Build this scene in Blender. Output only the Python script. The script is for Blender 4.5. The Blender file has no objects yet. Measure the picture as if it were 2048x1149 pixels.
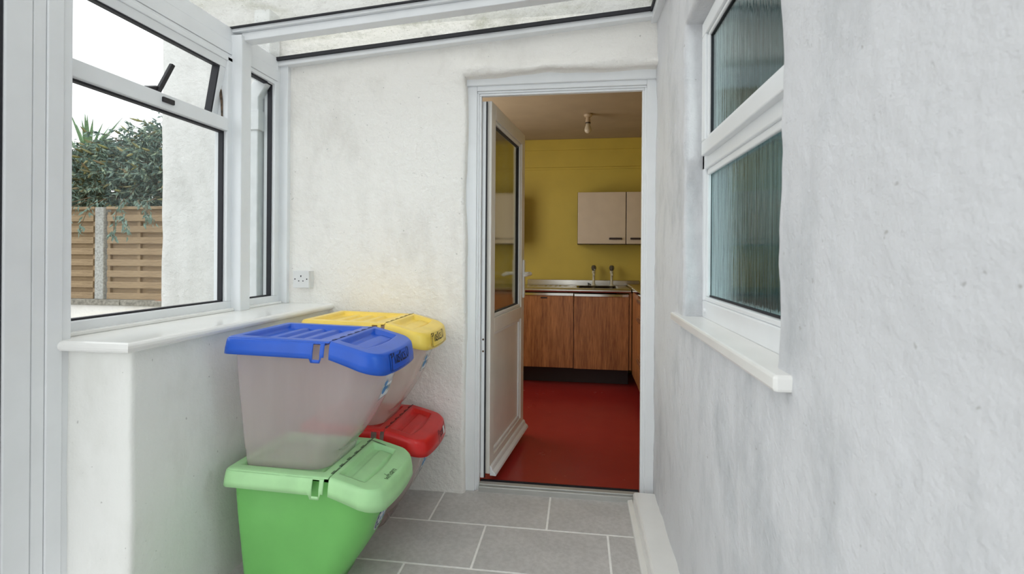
import bpy, bmesh, math, random
from mathutils import Vector, Matrix, noise
C = bpy.context.scene
COL = C.collection
random.seed(7)
R = math.radians
# ------------------------------------------------------------------ camera
cam_d = bpy.data.cameras.new('camera')
cam = bpy.data.objects.new('camera', cam_d)
COL.objects.link(cam)
YAW, ROLL, EYE = R(7.8), 0.007, 1.18
cam_d.sensor_fit = 'HORIZONTAL'
cam_d.sensor_width = 36.0
cam_d.lens = 980 / 2048 * 36
cam_d.shift_y = -63.5 / 2048
cam_d.clip_start = 0.01
cam_d.dof.use_dof = True
cam_d.dof.focus_distance = 2.7
cam_d.dof.aperture_fstop = 5.6
fw = Vector((-math.sin(YAW), math.cos(YAW), 0))
rt = Vector((math.cos(YAW), math.sin(YAW), 0))
up = Vector((0, 0, 1))
cr = rt * math.cos(ROLL) + up * math.sin(ROLL)
cu = up * math.cos(ROLL) - rt * math.sin(ROLL)
m = Matrix((cr, cu, -fw)).transposed().to_4x4()
m.translation = (0, 0, EYE)
cam.matrix_world = m
C.camera = cam
# ------------------------------------------------------------------ colour management, sky, lights
C.view_settings.view_transform = 'Standard'
C.view_settings.look = 'None'
C.view_settings.gamma = 1.0
C.view_settings.use_curve_mapping = False
C.view_settings.exposure = 0.0
SKY = 2.1
w = bpy.data.worlds.new('overcast_sky')
C.world = w
w.use_nodes = True
nt = w.node_tree
bg = nt.nodes['Background']
bg.inputs['Strength'].default_value = SKY
tc = nt.nodes.new('ShaderNodeTexCoord')
nz = nt.nodes.new('ShaderNodeTexNoise')
nz.inputs['Scale'].default_value = 2.2
nz.inputs['Detail'].default_value = 4
rp = nt.nodes.new('ShaderNodeValToRGB')
rp.color_ramp.elements[0].position = 0.3
rp.color_ramp.elements[0].color = (0.90, 0.93, 0.965, 1)
rp.color_ramp.elements[1].position = 0.7
rp.color_ramp.elements[1].color = (0.985, 0.99, 1.0, 1)
nt.links.new(tc.outputs['Generated'], nz.inputs['Vector'])
nt.links.new(nz.outputs['Fac'], rp.inputs['Fac'])
nt.links.new(rp.outputs['Color'], bg.inputs['Color'])


def area(name, loc, rot, sx, sy, power, color=(1, 1, 1)):
    d = bpy.data.lights.new(name, 'AREA')
    d.shape = 'RECTANGLE'
    d.size, d.size_y, d.energy, d.color = sx, sy, power, color
    o = bpy.data.objects.new(name, d)
    COL.objects.link(o)
    o.location = loc
    o.rotation_euler = rot
    return o


# unseen area lamps added to brighten kitchen and washroom; neither stands for a known window
area('kitchen_fill_light', (-1.33, 3.6, 1.55), (0, R(-90), 0), 1.0, 1.0, 16.0, (1.0, 0.96, 0.9))
area('washroom_fill_light', (1.9, 0.5, 1.9), (0, R(60), 0), 0.9, 0.9, 30.0, (0.9, 1.0, 0.98))
# ------------------------------------------------------------------ helpers


def lin(c):
    c /= 255.0
    return c / 12.92 if c <= 0.04045 else ((c + 0.055) / 1.055) ** 2.4


def rgb(r, g, b):
    return (lin(r), lin(g), lin(b), 1)


class MB:
    def __init__(s):
        s.v, s.f, s.mi = [], [], []
        s.cur = 0

    def quad(s, *p):
        n = len(s.v)
        s.v += [tuple(q) for q in p]
        s.f.append(tuple(range(n, n + len(p))))
        s.mi.append(s.cur)
        return s

    def hexa(s, p):
        n = len(s.v)
        s.v += [tuple(q) for q in p]
        for a in ((0, 3, 2, 1), (4, 5, 6, 7), (0, 1, 5, 4), (1, 2, 6, 5), (2, 3, 7, 6), (3, 0, 4, 7)):
            s.f.append(tuple(n + i for i in a))
            s.mi.append(s.cur)
        return s

    def box(s, x0, x1, y0, y1, z0, z1):
        return s.hexa([(x0, y0, z0), (x1, y0, z0), (x1, y1, z0), (x0, y1, z0), (x0, y0, z1), (x1, y0, z1), (x1, y1, z1), (x0, y1, z1)])

    def grid(s, pts):
        """pts: rows of points, all the same length"""
        n = len(s.v)
        k = len(pts[0])
        for r in pts:
            s.v += [tuple(q) for q in r]
        for i in range(len(pts) - 1):
            for j in range(k - 1):
                a = n + i * k + j
                s.f.append((a, a + 1, a + k + 1, a + k))
                s.mi.append(s.cur)
        return s

    def lathe(s, prof, seg=20, o=(0, 0, 0)):
        n = len(s.v)
        for r, z in prof:
            for i in range(seg):
                a = 2 * math.pi * i / seg
                s.v.append((o[0] + r * math.cos(a), o[1] + r * math.sin(a), o[2] + z))
        for k in range(len(prof) - 1):
            for i in range(seg):
                j = (i + 1) % seg
                s.f.append((n + k * seg + i, n + k * seg + j, n + (k + 1) * seg + j, n + (k + 1) * seg + i))
                s.mi.append(s.cur)
        s.f.append(tuple(n + i for i in range(seg))[::-1])
        s.mi.append(s.cur)
        b = n + (len(prof) - 1) * seg
        s.f.append(tuple(b + i for i in range(seg)))
        s.mi.append(s.cur)
        return s

    def tube(s, path, r, seg=8):
        path = [Vector(p) for p in path]
        n = len(s.v)
        for i, p in enumerate(path):
            d = (path[min(i + 1, len(path) - 1)] - path[max(i - 1, 0)]).normalized()
            a = d.cross(Vector((0, 0, 1)))
            if a.length < 0.1:
                a = d.cross(Vector((0, 1, 0)))
            a.normalize()
            b = d.cross(a)
            rr = r[i] if isinstance(r, (list, tuple)) else r
            for k in range(seg):
                t = 2 * math.pi * k / seg
                s.v.append(tuple(p + (a * math.cos(t) + b * math.sin(t)) * rr))
        for i in range(len(path) - 1):
            for k in range(seg):
                j = (k + 1) % seg
                s.f.append((n + i * seg + k, n + i * seg + j, n + (i + 1) * seg + j, n + (i + 1) * seg + k))
                s.mi.append(s.cur)
        s.f.append(tuple(n + k for k in range(seg))[::-1])
        s.mi.append(s.cur)
        e = n + (len(path) - 1) * seg
        s.f.append(tuple(e + k for k in range(seg)))
        s.mi.append(s.cur)
        return s

    def mesh(s, name, mats, smooth=False, weld=False):
        me = bpy.data.meshes.new(name)
        me.from_pydata(s.v, [], s.f)
        for mt in (mats if isinstance(mats, (list, tuple)) else [mats]):
            me.materials.append(mt)
        me.polygons.foreach_set('material_index', s.mi)
        if smooth:
            me.polygons.foreach_set('use_smooth', [True] * len(me.polygons))
        me.update()
        if weld:
            bm = bmesh.new()
            bm.from_mesh(me)
            bmesh.ops.remove_doubles(bm, verts=bm.verts, dist=2e-5)
            bmesh.ops.recalc_face_normals(bm, faces=bm.faces)
            bm.to_mesh(me)
            bm.free()
        return me

    def build(s, name, mats, parent=None, smooth=False, bevel=0, solid=0, weld=False):
        o = bpy.data.objects.new(name, s.mesh(name, mats, smooth, weld))
        COL.objects.link(o)
        if parent:
            o.parent = parent
        if solid:
            md = o.modifiers.new('thickness', 'SOLIDIFY')
            md.thickness = solid
            md.offset = -1
        if bevel:
            md = o.modifiers.new('edges', 'BEVEL')
            md.width = bevel
            md.segments = 2
            md.limit_method = 'ANGLE'
        return o


def tag(o, label=None, cat=None, group=None, kind=None):
    if label:
        o['label'] = label
    if cat:
        o['category'] = cat
    if group:
        o['group'] = group
    if kind:
        o['kind'] = kind
    return o


def empty(name, loc=(0, 0, 0), rz=0, parent=None):
    o = bpy.data.objects.new(name, None)
    o.empty_display_size = 0.1
    COL.objects.link(o)
    o.location = loc
    o.rotation_euler = (0, 0, rz)
    if parent:
        o.parent = parent
    return o


def inst(o, loc=None, parent=None):
    c = o.copy()
    COL.objects.link(c)
    if parent:
        c.parent = parent
    if loc:
        c.location = loc
    return c


def box(name, mat, parent, x0, x1, y0, y1, z0, z1, bevel=0):
    return MB().box(x0, x1, y0, y1, z0, z1).build(name, mat, parent, bevel=bevel)


def struct(o, label):
    return tag(o, label, None, None, 'structure')


# ------------------------------------------------------------------ materials
class NT:
    def __init__(s, name):
        s.m = bpy.data.materials.new(name)
        s.m.use_nodes = True
        s.t = s.m.node_tree
        s.p = s.t.nodes['Principled BSDF']
        s.out = s.t.nodes['Material Output']

    def n(s, typ, **kw):
        o = s.t.nodes.new(typ)
        for k, v in kw.items():
            if k in o.inputs:
                o.inputs[k].default_value = v
            else:
                setattr(o, k, v)
        return o

    def l(s, a, b):
        s.t.links.new(a, b)

    def coord(s, scale=(1, 1, 1), kind='Object', rot=(0, 0, 0)):
        t = s.n('ShaderNodeTexCoord')
        mp = s.n('ShaderNodeMapping')
        mp.inputs['Scale'].default_value = scale
        mp.inputs['Rotation'].default_value = rot
        s.l(t.outputs[kind], mp.inputs['Vector'])
        return mp.outputs['Vector']

    def noise(s, vec, scale, detail=3, rough=0.5):
        o = s.n('ShaderNodeTexNoise')
        o.inputs['Scale'].default_value = scale
        o.inputs['Detail'].default_value = detail
        o.inputs['Roughness'].default_value = rough
        s.l(vec, o.inputs['Vector'])
        return o.outputs['Fac']

    def ramp(s, fac, stops):
        o = s.n('ShaderNodeValToRGB')
        e = o.color_ramp.elements
        e[0].position, e[0].color = stops[0]
        e[1].position, e[1].color = stops[1]
        for p, c in stops[2:]:
            q = e.new(p)
            q.color = c
        s.l(fac, o.inputs['Fac'])
        return o.outputs['Color']

    def mix(s, fac, a, b, blend='MIX'):
        o = s.n('ShaderNodeMixRGB', blend_type=blend)
        for i, x in ((0, fac), (1, a), (2, b)):
            if hasattr(x, 'is_linked'):
                s.l(x, o.inputs[i])
            else:
                o.inputs[i].default_value = x
        return o.outputs['Color']

    def fresnel(s, ior, normal=None):
        """Fresnel factor of a thin sheet: the same from both of its faces"""
        g = s.n('ShaderNodeNewGeometry')
        mp = s.n('ShaderNodeMapRange')
        mp.inputs['To Min'].default_value = ior
        mp.inputs['To Max'].default_value = 1.0 / ior
        s.l(g.outputs['Backfacing'], mp.inputs['Value'])
        f = s.n('ShaderNodeFresnel')
        s.l(mp.outputs['Result'], f.inputs['IOR'])
        if normal is not None:
            s.l(normal, f.inputs['Normal'])
        return f

    def bump(s, h, strength=0.3, dist=0.01, normal=None):
        o = s.n('ShaderNodeBump')
        o.inputs['Strength'].default_value = strength
        o.inputs['Distance'].default_value = dist
        s.l(h, o.inputs['Height'])
        if normal is not None:
            s.l(normal, o.inputs['Normal'])
        return o.outputs['Normal']


def plain(name, col, rough=0.5, metal=0.0, spec=0.5, wear=0.04, scale=9):
    t = NT(name)
    v = t.coord()
    f = t.noise(v, scale, 4)
    a = tuple(min(1, c * (1 + wear)) for c in col[:3]) + (1,)
    b = tuple(c * (1 - wear) for c in col[:3]) + (1,)
    t.l(t.ramp(f, [(0.35, b), (0.65, a)]), t.p.inputs['Base Color'])
    t.p.inputs['Roughness'].default_value = rough
    t.p.inputs['Metallic'].default_value = metal
    t.p.inputs['Specular IOR Level'].default_value = spec
    return t.m


def plaster(name, col, stain_col, stain=0.5, fine=0.35, blot=1.6, lo=0.55, rough=0.016):
    t = NT(name)
    v = t.coord()
    big = t.noise(v, blot, 6, 0.62)
    mid = t.noise(t.coord((1.3, 1.3, 0.55)), 6.5, 6, 0.65)
    mul = t.n('ShaderNodeMath', operation='MULTIPLY')
    t.l(big, mul.inputs[0])
    t.l(mid, mul.inputs[1])
    k = t.ramp(mul.outputs[0], [(0.24, (0, 0, 0, 1)), (lo - 0.12, (stain, stain, stain, 1))])
    c = t.mix(k, col, stain_col)
    sp = t.noise(v, 62, 2)
    dots = t.ramp(sp, [(0.735, (0, 0, 0, 1)), (0.77, (0.5, 0.5, 0.5, 1))])
    c2 = t.mix(dots, c, rgb(150, 148, 142))
    t.l(c2, t.p.inputs['Base Color'])
    h1 = t.noise(v, 130, 3, 0.6)
    h2 = t.noise(v, 30, 5, 0.6)
    n1 = t.bump(h2, 0.6, rough)
    t.l(t.bump(h1, fine, 0.0035, n1), t.p.inputs['Normal'])
    t.p.inputs['Roughness'].default_value = 0.75
    t.p.inputs['Specular IOR Level'].default_value = 0.25
    return t.m


def glass(name, tint=(0.97, 0.985, 0.98, 1), refl=1.0, dirt=None, dirt_scale=6, base=0.0):
    """thin flat glass: clear transmission plus a Fresnel mirror, with settled dirt"""
    t = NT(name)
    t.t.nodes.remove(t.p)
    tr = t.n('ShaderNodeBsdfTransparent')
    tr.inputs['Color'].default_value = tint
    gl = t.n('ShaderNodeBsdfGlossy')
    gl.inputs['Roughness'].default_value = 0.02
    fr = t.fresnel(1.35)
    mu = t.n('ShaderNodeMath', operation='MULTIPLY')
    mu.inputs[1].default_value = refl
    t.l(fr.outputs[0], mu.inputs[0])
    mx = t.n('ShaderNodeMixShader')
    t.l(mu.outputs[0], mx.inputs[0])
    t.l(tr.outputs[0], mx.inputs[1])
    t.l(gl.outputs[0], mx.inputs[2])
    last = mx
    if dirt:
        df = t.n('ShaderNodeBsdfDiffuse')
        tl = t.n('ShaderNodeBsdfTranslucent')
        v = t.coord()
        f = t.noise(v, dirt_scale, 8, 0.75)
        sp = t.noise(v, 90, 2)
        a = t.ramp(f, [(0.5, (base, base, base, 1)), (0.78, (dirt, dirt, dirt, 1))])
        b = t.ramp(sp, [(0.66, (0, 0, 0, 1)), (0.72, (0.55, 0.55, 0.55, 1))])
        tot = t.mix(1.0, a, b, 'LIGHTEN')
        col = t.mix(t.ramp(t.noise(v, 3.5, 5), [(0.4, (0, 0, 0, 1)), (0.65, (1, 1, 1, 1))]), rgb(205, 206, 200), rgb(168, 170, 146))
        t.l(col, df.inputs['Color'])
        t.l(col, tl.inputs['Color'])
        m2 = t.n('ShaderNodeMixShader')
        m2.inputs[0].default_value = 0.6
        t.l(df.outputs[0], m2.inputs[1])
        t.l(tl.outputs[0], m2.inputs[2])
        m3 = t.n('ShaderNodeMixShader')
        t.l(tot, m3.inputs[0])
        t.l(mx.outputs[0], m3.inputs[1])
        t.l(m2.outputs[0], m3.inputs[2])
        last = m3
    t.l(last.outputs[0], t.out.inputs['Surface'])
    return t.m


def obscured(name, tint, stretch, strength, ior=1.12, rough=0.06, streak=True):
    """patterned privacy glass"""
    t = NT(name)
    t.t.nodes.remove(t.p)
    v = t.coord(stretch)
    h = t.noise(v, 1.0, 3, 0.6)
    nrm = t.bump(h, strength, 0.01)
    rf = t.n('ShaderNodeBsdfRefraction')
    rf.inputs['Color'].default_value = tint
    rf.inputs['IOR'].default_value = ior
    rf.inputs['Roughness'].default_value = rough
    tr = t.n('ShaderNodeBsdfTransparent')
    tr.inputs['Color'].default_value = tint
    gl = t.n('ShaderNodeBsdfGlossy')
    gl.inputs['Roughness'].default_value = 0.05
    n2 = t.bump(h, strength * 0.3, 0.01)
    fr = t.fresnel(1.6)
    t.l(nrm, rf.inputs['Normal'])
    t.l(n2, gl.inputs['Normal'])
    m0 = t.n('ShaderNodeMixShader')
    m0.inputs[0].default_value = 0.25
    t.l(rf.outputs[0], m0.inputs[1])
    t.l(tr.outputs[0], m0.inputs[2])
    mx = t.n('ShaderNodeMixShader')
    t.l(fr.outputs[0], mx.inputs[0])
    t.l(m0.outputs[0], mx.inputs[1])
    t.l(gl.outputs[0], mx.inputs[2])
    t.l(mx.outputs[0], t.out.inputs['Surface'])
    return t.m


def milky(name, col, clear=0.42):
    """thin frosted polypropylene"""
    t = NT(name)
    t.t.nodes.remove(t.p)
    tr = t.n('ShaderNodeBsdfTransparent')
    tr.inputs['Color'].default_value = (0.96, 0.94, 0.95, 1)
    df = t.n('ShaderNodeBsdfDiffuse')
    df.inputs['Color'].default_value = col
    tl = t.n('ShaderNodeBsdfTranslucent')
    tl.inputs['Color'].default_value = col
    gl = t.n('ShaderNodeBsdfGlossy')
    gl.inputs['Roughness'].default_value = 0.22
    a = t.n('ShaderNodeMixShader')
    a.inputs[0].default_value = 0.45
    t.l(df.outputs[0], a.inputs[1])
    t.l(tl.outputs[0], a.inputs[2])
    b = t.n('ShaderNodeMixShader')
    v = t.coord((9, 9, 1.2))
    f = t.noise(v, 2, 4)
    k = t.ramp(f, [(0.3, (clear - 0.015,) * 3 + (1,)), (0.7, (clear + 0.015,) * 3 + (1,))])
    t.l(k, b.inputs[0])
    t.l(a.outputs[0], b.inputs[1])
    t.l(tr.outputs[0], b.inputs[2])
    c = t.n('ShaderNodeMixShader')
    fr = t.fresnel(1.3)
    t.l(fr.outputs[0], c.inputs[0])
    t.l(b.outputs[0], c.inputs[1])
    t.l(gl.outputs[0], c.inputs[2])
    t.l(c.outputs[0], t.out.inputs['Surface'])
    return t.m


def wood(name, dark, light, grain=(14, 14, 1.2), rough=0.45, coat=0.0):
    t = NT(name)
    v = t.coord(grain)
    f = t.noise(v, 2.2, 8, 0.62)
    g = t.noise(t.coord(tuple(q * 4 for q in grain)), 2.0, 4, 0.6)
    mx = t.mix(0.45, f, g)
    t.l(t.ramp(mx, [(0.34, dark), (0.66, light)]), t.p.inputs['Base Color'])
    t.p.inputs['Roughness'].default_value = rough
    t.p.inputs['Coat Weight'].default_value = coat
    t.l(t.bump(mx, 0.12, 0.003), t.p.inputs['Normal'])
    return t.m


M = {}
M['plaster'] = plaster('white_plaster', rgb(243, 240, 235), rgb(208, 203, 196), 0.45)
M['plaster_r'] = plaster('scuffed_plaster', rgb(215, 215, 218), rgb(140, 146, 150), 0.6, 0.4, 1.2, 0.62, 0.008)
M['render'] = plaster('weathered_outside_render', rgb(212, 211, 208), rgb(176, 175, 170), 0.5)
M['plaster_s'] = plaster('smooth_render', rgb(240, 240, 236), rgb(212, 212, 204), 0.4, 0.25, 1.6, 0.55, 0.005)
M['upvc'] = plain('white_plastic_frame', rgb(236, 238, 240), 0.28, wear=0.015)
M['alu'] = plain('white_aluminium', rgb(231, 233, 235), 0.35, wear=0.02)
M['gloss'] = plain('white_gloss_paint', rgb(240, 239, 236), 0.16, wear=0.02)
M['door'] = plain('cream_door_plastic', rgb(232, 228, 221), 0.3, wear=0.02)
M['gasket'] = plain('black_rubber', rgb(26, 26, 34), 0.6)
M['black'] = plain('black_metal', rgb(32, 30, 34), 0.45, wear=0.3, scale=60)
M['rust'] = plain('rusty_steel', rgb(96, 76, 58), 0.7, wear=0.6, scale=50)
M['glass'] = glass('window_glass')
M['roofglass'] = glass('dirty_roof_glass', (0.955, 0.96, 0.95, 1), 0.8, 0.8, 5.0, 0.14)
M['rain'] = obscured('streaked_privacy_glass', (0.76, 0.87, 0.88, 1), (60, 64, 1.1), 0.32, 1.1, 0.03)
M['stipple'] = obscured('stippled_privacy_glass', (0.86, 0.88, 0.80, 1), (160, 160, 90), 0.05, 1.04, 0.015)
M['tile'] = None


def tile_mat():
    t = NT('grey_stone_tile')
    v = t.coord()
    info = t.n('ShaderNodeObjectInfo')
    f = t.noise(v, 6, 6, 0.65)
    g = t.noise(v, 46, 3, 0.7)
    c = t.ramp(f, [(0.3, rgb(188, 185, 182)), (0.7, rgb(208, 204, 201))])
    c = t.mix(0.16, c, t.ramp(g, [(0.4, rgb(160, 158, 154)), (0.6, rgb(222, 221, 219))]))
    t.l(c, t.p.inputs['Base Color'])
    t.p.inputs['Roughness'].default_value = 0.5
    t.l(t.bump(g, 0.08, 0.002), t.p.inputs['Normal'])
    return t.m


M['tile'] = tile_mat()
M['grout'] = plain('pale_grout', rgb(248, 246, 242), 0.9, wear=0.04, scale=40)
M['threshold'] = plain('grey_threshold', rgb(186, 186, 182), 0.35, metal=0.3, wear=0.05)


def red_floor():
    t = NT('red_painted_floor')
    v = t.coord()
    f = t.noise(v, 3.2, 7, 0.6)
    c = t.ramp(f, [(0.3, rgb(152, 42, 39)), (0.7, rgb(162, 47, 42))])
    s = t.noise(v, 40, 2)
    k = t.ramp(s, [(0.72, (0, 0, 0, 1)), (0.76, (0.5, 0.5, 0.5, 1))])
    t.l(t.mix(k, c, rgb(178, 92, 80)), t.p.inputs['Base Color'])
    t.l(t.ramp(f, [(0.3, (0.22,) * 3 + (1,)), (0.7, (0.28,) * 3 + (1,))]), t.p.inputs['Roughness'])
    t.l(t.bump(f, 0.05, 0.004), t.p.inputs['Normal'])
    return t.m


M['redfloor'] = red_floor()
M['yellow'] = plain('mustard_wall_paint', rgb(204, 182, 80), 0.55, wear=0.05, scale=3)
M['kceil'] = plain('kitchen_ceiling_paint', rgb(176, 158, 132), 0.8, wear=0.05, scale=4)
M['teak'] = wood('teak_laminate', rgb(122, 72, 38), rgb(196, 134, 80), (16, 16, 1.3), 0.4)
M['cream'] = plain('cream_laminate', rgb(206, 192, 174), 0.45, wear=0.03)
M['brown'] = plain('dark_brown_plastic', rgb(44, 28, 26), 0.4)
M['plinth'] = plain('dark_plinth', rgb(52, 40, 38), 0.6)
M['steel'] = plain('stainless_steel', rgb(196, 192, 184), 0.24, 1.0, wear=0.08, scale=5)
M['chrome'] = plain('chrome', rgb(215, 212, 206), 0.12, 1.0, wear=0.02)
M['worktop'] = plain('ochre_worktop', rgb(168, 144, 78), 0.35, wear=0.08, scale=30)
M['tapbody'] = plain('cream_tap', rgb(200, 196, 176), 0.3)
M['crystal'] = plain('smoky_tap_knob', rgb(96, 92, 84), 0.08, 0.2, wear=0.3, scale=90)
M['bulb'] = plain('opal_bulb', rgb(206, 194, 172), 0.15)
M['bakelite'] = plain('ivory_lampholder', rgb(186, 166, 140), 0.4)
M['socket'] = plain('white_socket', rgb(222, 222, 222), 0.3, wear=0.01)
M['concrete'] = plain('concrete', rgb(168, 168, 164), 0.9, wear=0.22, scale=45)
M['coping'] = plain('weathered_coping', rgb(138, 134, 124), 0.95, wear=0.35, scale=25)
M['brick'] = plain('orange_brick', rgb(178, 122, 98), 0.9, wear=0.2, scale=40)
M['larch'] = wood('larch_slats', rgb(122, 100, 74), rgb(172, 148, 116), (2.2, 30, 30), 0.75)
M['paving'] = plain('paving', rgb(150, 148, 142), 0.9, wear=0.15)
M['teal'] = plain('teal_wall_tile', rgb(88, 114, 116), 0.3, wear=0.25, scale=3)
M['pipe'] = plain('white_pipe_plastic', rgb(214, 216, 217), 0.35, wear=0.05, scale=20)

# ------------------------------------------------------------------ porch floor: tiles laid in half bond
fl = struct(MB().box(-1.30, 0.36, -1.3, 2.42, -0.06, -0.0018).build('floor', M['grout']), 'pale grout bed under the grey porch floor tiles')
TW, TD, G = 0.523, 0.3023, 0.0085
tile_cache = {}
y1 = 2.4085
row = 0
while y1 > -1.3:
    y0 = y1 - TD
    xj = -0.131 if row % 2 == 0 else -0.396
    a = xj
    while a > -1.28:
        a -= TW
    while a < 0.30:
        b = a + TW
        x0, x1 = max(a, -1.285), min(b, 0.30)
        if x1 - x0 > 0.03:
            key = (round(x1 - x0, 3))
            if key not in tile_cache:
                hw, hd = (x1 - x0 - G) / 2, (TD - G) / 2
                o = MB().box(-hw, hw, -hd, hd, -0.012, 0.0).build('tile', M['tile'], fl, bevel=0.0015)
                tile_cache[key] = o
            else:
                o = inst(tile_cache[key], parent=fl)
            o.location = ((x0 + x1) / 2, (y0 + y1) / 2, random.uniform(-0.0006, 0))
        a = b
    y1 = y0
    row += 1

# ------------------------------------------------------------------ plastered walls as lumpy height fields


def smooth01(t):
    t = max(0.0, min(1.0, t))
    return t * t * (3 - 2 * t)


def lumps(p, s):
    return (noise.noise(Vector(p) * 2.3 + Vector((s, 0, 0))) * 0.55 + noise.noise(Vector(p) * 6.1 + Vector((0, s, 0))) * 0.3
            + abs(noise.noise(Vector(p) * 13 + Vector((0, 0, s)))) * 0.28)


def axis(segs):
    out = []
    for a, b, st in segs:
        n = max(1, round((b - a) / st))
        for i in range(n):
            out.append(a + (b - a) * i / n)
    out.append(segs[-1][1])
    return out


# back wall (house wall): face y = 2.365, door recess x > -0.565, z < 2.085
xs = axis([(-2.24, -1.6, 0.03), (-1.6, -0.60, 0.014), (-0.60, -0.56, 0.004), (-0.56, -0.552, 0.002), (-0.552, 0.40, 0.015)])
zs = axis([(0, 2.01, 0.015), (2.01, 2.056, 0.004), (2.056, 2.064, 0.002), (2.064, 2.14, 0.006), (2.14, 2.38, 0.014), (2.38, 4.4, 0.07)])
mb = MB()
idx = {}
keep_z = 2.056
rows = []
for z in zs:
    r = []
    for x in xs:
        edge = noise.noise(Vector((3.1, z * 3.0, 0))) * 0.012 + noise.noise(Vector((1.1, z * 11, 5))) * 0.004
        lint = noise.noise(Vector((x * 3.2, 7.7, 0))) * 0.018 + noise.noise(Vector((x * 9, 2.2, 1))) * 0.007
        dx = (x - (-0.566 + 0.0)) if z < keep_z + 0.2 else -1
        ex = x + edge * math.exp(-((x + 0.562) / 0.06) ** 2) if z < 2.2 else x
        if x < -2.1:
            ex = x + noise.noise(Vector((9.1, z * 4.0, 0))) * 0.016
        ez = z + lint * math.exp(-((z - 2.06) / 0.05) ** 2) * (1 if x > -0.57 else smooth01((x + 0.70) / 0.13))
        amp = 0.013
        y = 2.365 - lumps((x, 0, z), 3) * amp
        # extra ropey lumps over the door head
        y -= (0.040 + 0.020 * noise.noise(Vector((x * 6, z * 9, 3)))) * math.exp(-((z - 2.078 - 0.012 * math.sin(x * 9)) / (0.045 if z > 2.07 else 0.06)) ** 2) * smooth01((x + 0.66) / 0.13)
        inx, inz = x - (-0.556), 2.060 - z
        d = min(inx, inz)                        # > 0 inside the recess
        if d > 0:
            y = 2.43
        else:
            q = math.hypot(max(0, -inx) if inz > -0.03 else 1, 0) if inx <= 0 and inz >= 0 else (-inz if inx >= 0 else math.hypot(inx, inz))
            rr = 0.018
            if q < rr:
                y += rr - math.sqrt(max(0, rr * rr - (rr - q) ** 2))
        if x < -2.22:
            y += 0.01
        r.append((ex, y, ez))
    rows.append(r)
k = len(xs)
for r in rows:
    mb.v += r
for i in range(len(zs) - 1):
    for j in range(k - 1):
        if xs[j] > -0.553 and zs[i + 1] < 2.0555:
            continue
        a = i * k + j
        mb.f.append((a, a + 1, a + k + 1, a + k))
        mb.mi.append(0)
# outer corner return of the house wall
base = len(mb.v)
for i in range(len(zs)):
    p = rows[i][0]
    mb.v.append((p[0] + 0.004, p[1] + 0.5, p[2]))
for i in range(len(zs) - 1):
    mb.f.append((i * k, (i + 1) * k, base + i + 1, base + i))
    mb.mi.append(0)
for q_, f_ in enumerate(mb.f):
    if mb.v[f_[0]][0] < -1.585 or mb.v[f_[0]][2] > 2.33:
        mb.mi[q_] = 1
wb = struct(mb.build('wall_back', [M['plaster'], M['render']], smooth=True), 'lumpy white plastered house wall around the kitchen doorway')

# right wall: face x = 0.358, window recess y 0.972..1.76, z 0.972..1.985
ys = axis([(-1.35, 0.2, 0.05), (0.2, 0.93, 0.012), (0.93, 0.968, 0.004), (0.968, 0.976, 0.002), (0.976, 1.735, 0.02), (1.735, 1.757, 0.004), (1.757, 1.765, 0.002), (1.765, 1.80, 0.004), (1.80, 2.40, 0.012)])
zs = axis([(0, 0.93, 0.014), (0.93, 0.966, 0.006), (0.966, 0.974, 0.002), (0.974, 1.96, 0.016), (1.96, 1.984, 0.004), (1.984, 1.992, 0.002), (1.992, 2.03, 0.005), (2.03, 2.45, 0.015), (2.45, 2.9, 0.09)])
mb = MB()
rows = []
for z in zs:
    r = []
    for y in ys:
        e1 = noise.noise(Vector((z * 3.0, 4.4, 0))) * 0.012 + noise.noise(Vector((z * 12, 1.4, 0))) * 0.004
        e2 = noise.noise(Vector((z * 2.6, 8.4, 0))) * 0.014
        ey = y + e1 * math.exp(-((y - 1.762) / 0.06) ** 2) + e2 * math.exp(-((y - 0.972) / 0.09) ** 2)
        ez = z + noise.noise(Vector((y * 6, 3.3, 0))) * 0.010 * math.exp(-((z - 1.988) / 0.04) ** 2)
        x = 0.362 - lumps((0, y, z), 9) * 0.015 - 0.008 * (noise.noise(Vector((1.7, y * 3.2, 0))) + 0.3) * smooth01((0.35 - z) / 0.3) + 0.004 * math.sin(y * 2.1)
        iy = min(y - 0.972, 1.761 - y)
        iz = min(z - 0.970, 1.988 - z)
        d = min(iy, iz)
        if d > 0:
            x = 0.455
        else:
            q = max(0, -iy) if iz >= 0 else (max(0, -iz) if iy >= 0 else math.hypot(iy, iz))
            rr = 0.016
            if q < rr:
                x += rr - math.sqrt(max(0, rr * rr - (rr - q) ** 2))
        r.append((x, ey, ez))
    rows.append(r)
k = len(ys)
for r in rows:
    mb.v += r
for i in range(len(zs) - 1):
    for j in range(k - 1):
        if 0.973 < ys[j] and ys[j + 1] < 1.7605 and 0.971 < zs[i] and zs[i + 1] < 1.987:
            continue
        a = i * k + j
        mb.f.append((a, a + k, a + k + 1, a + 1))
        mb.mi.append(0)
wr = struct(mb.build('wall_right', M['plaster_r'], smooth=True), 'scuffed white plastered wall with the deep window recess')

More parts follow.
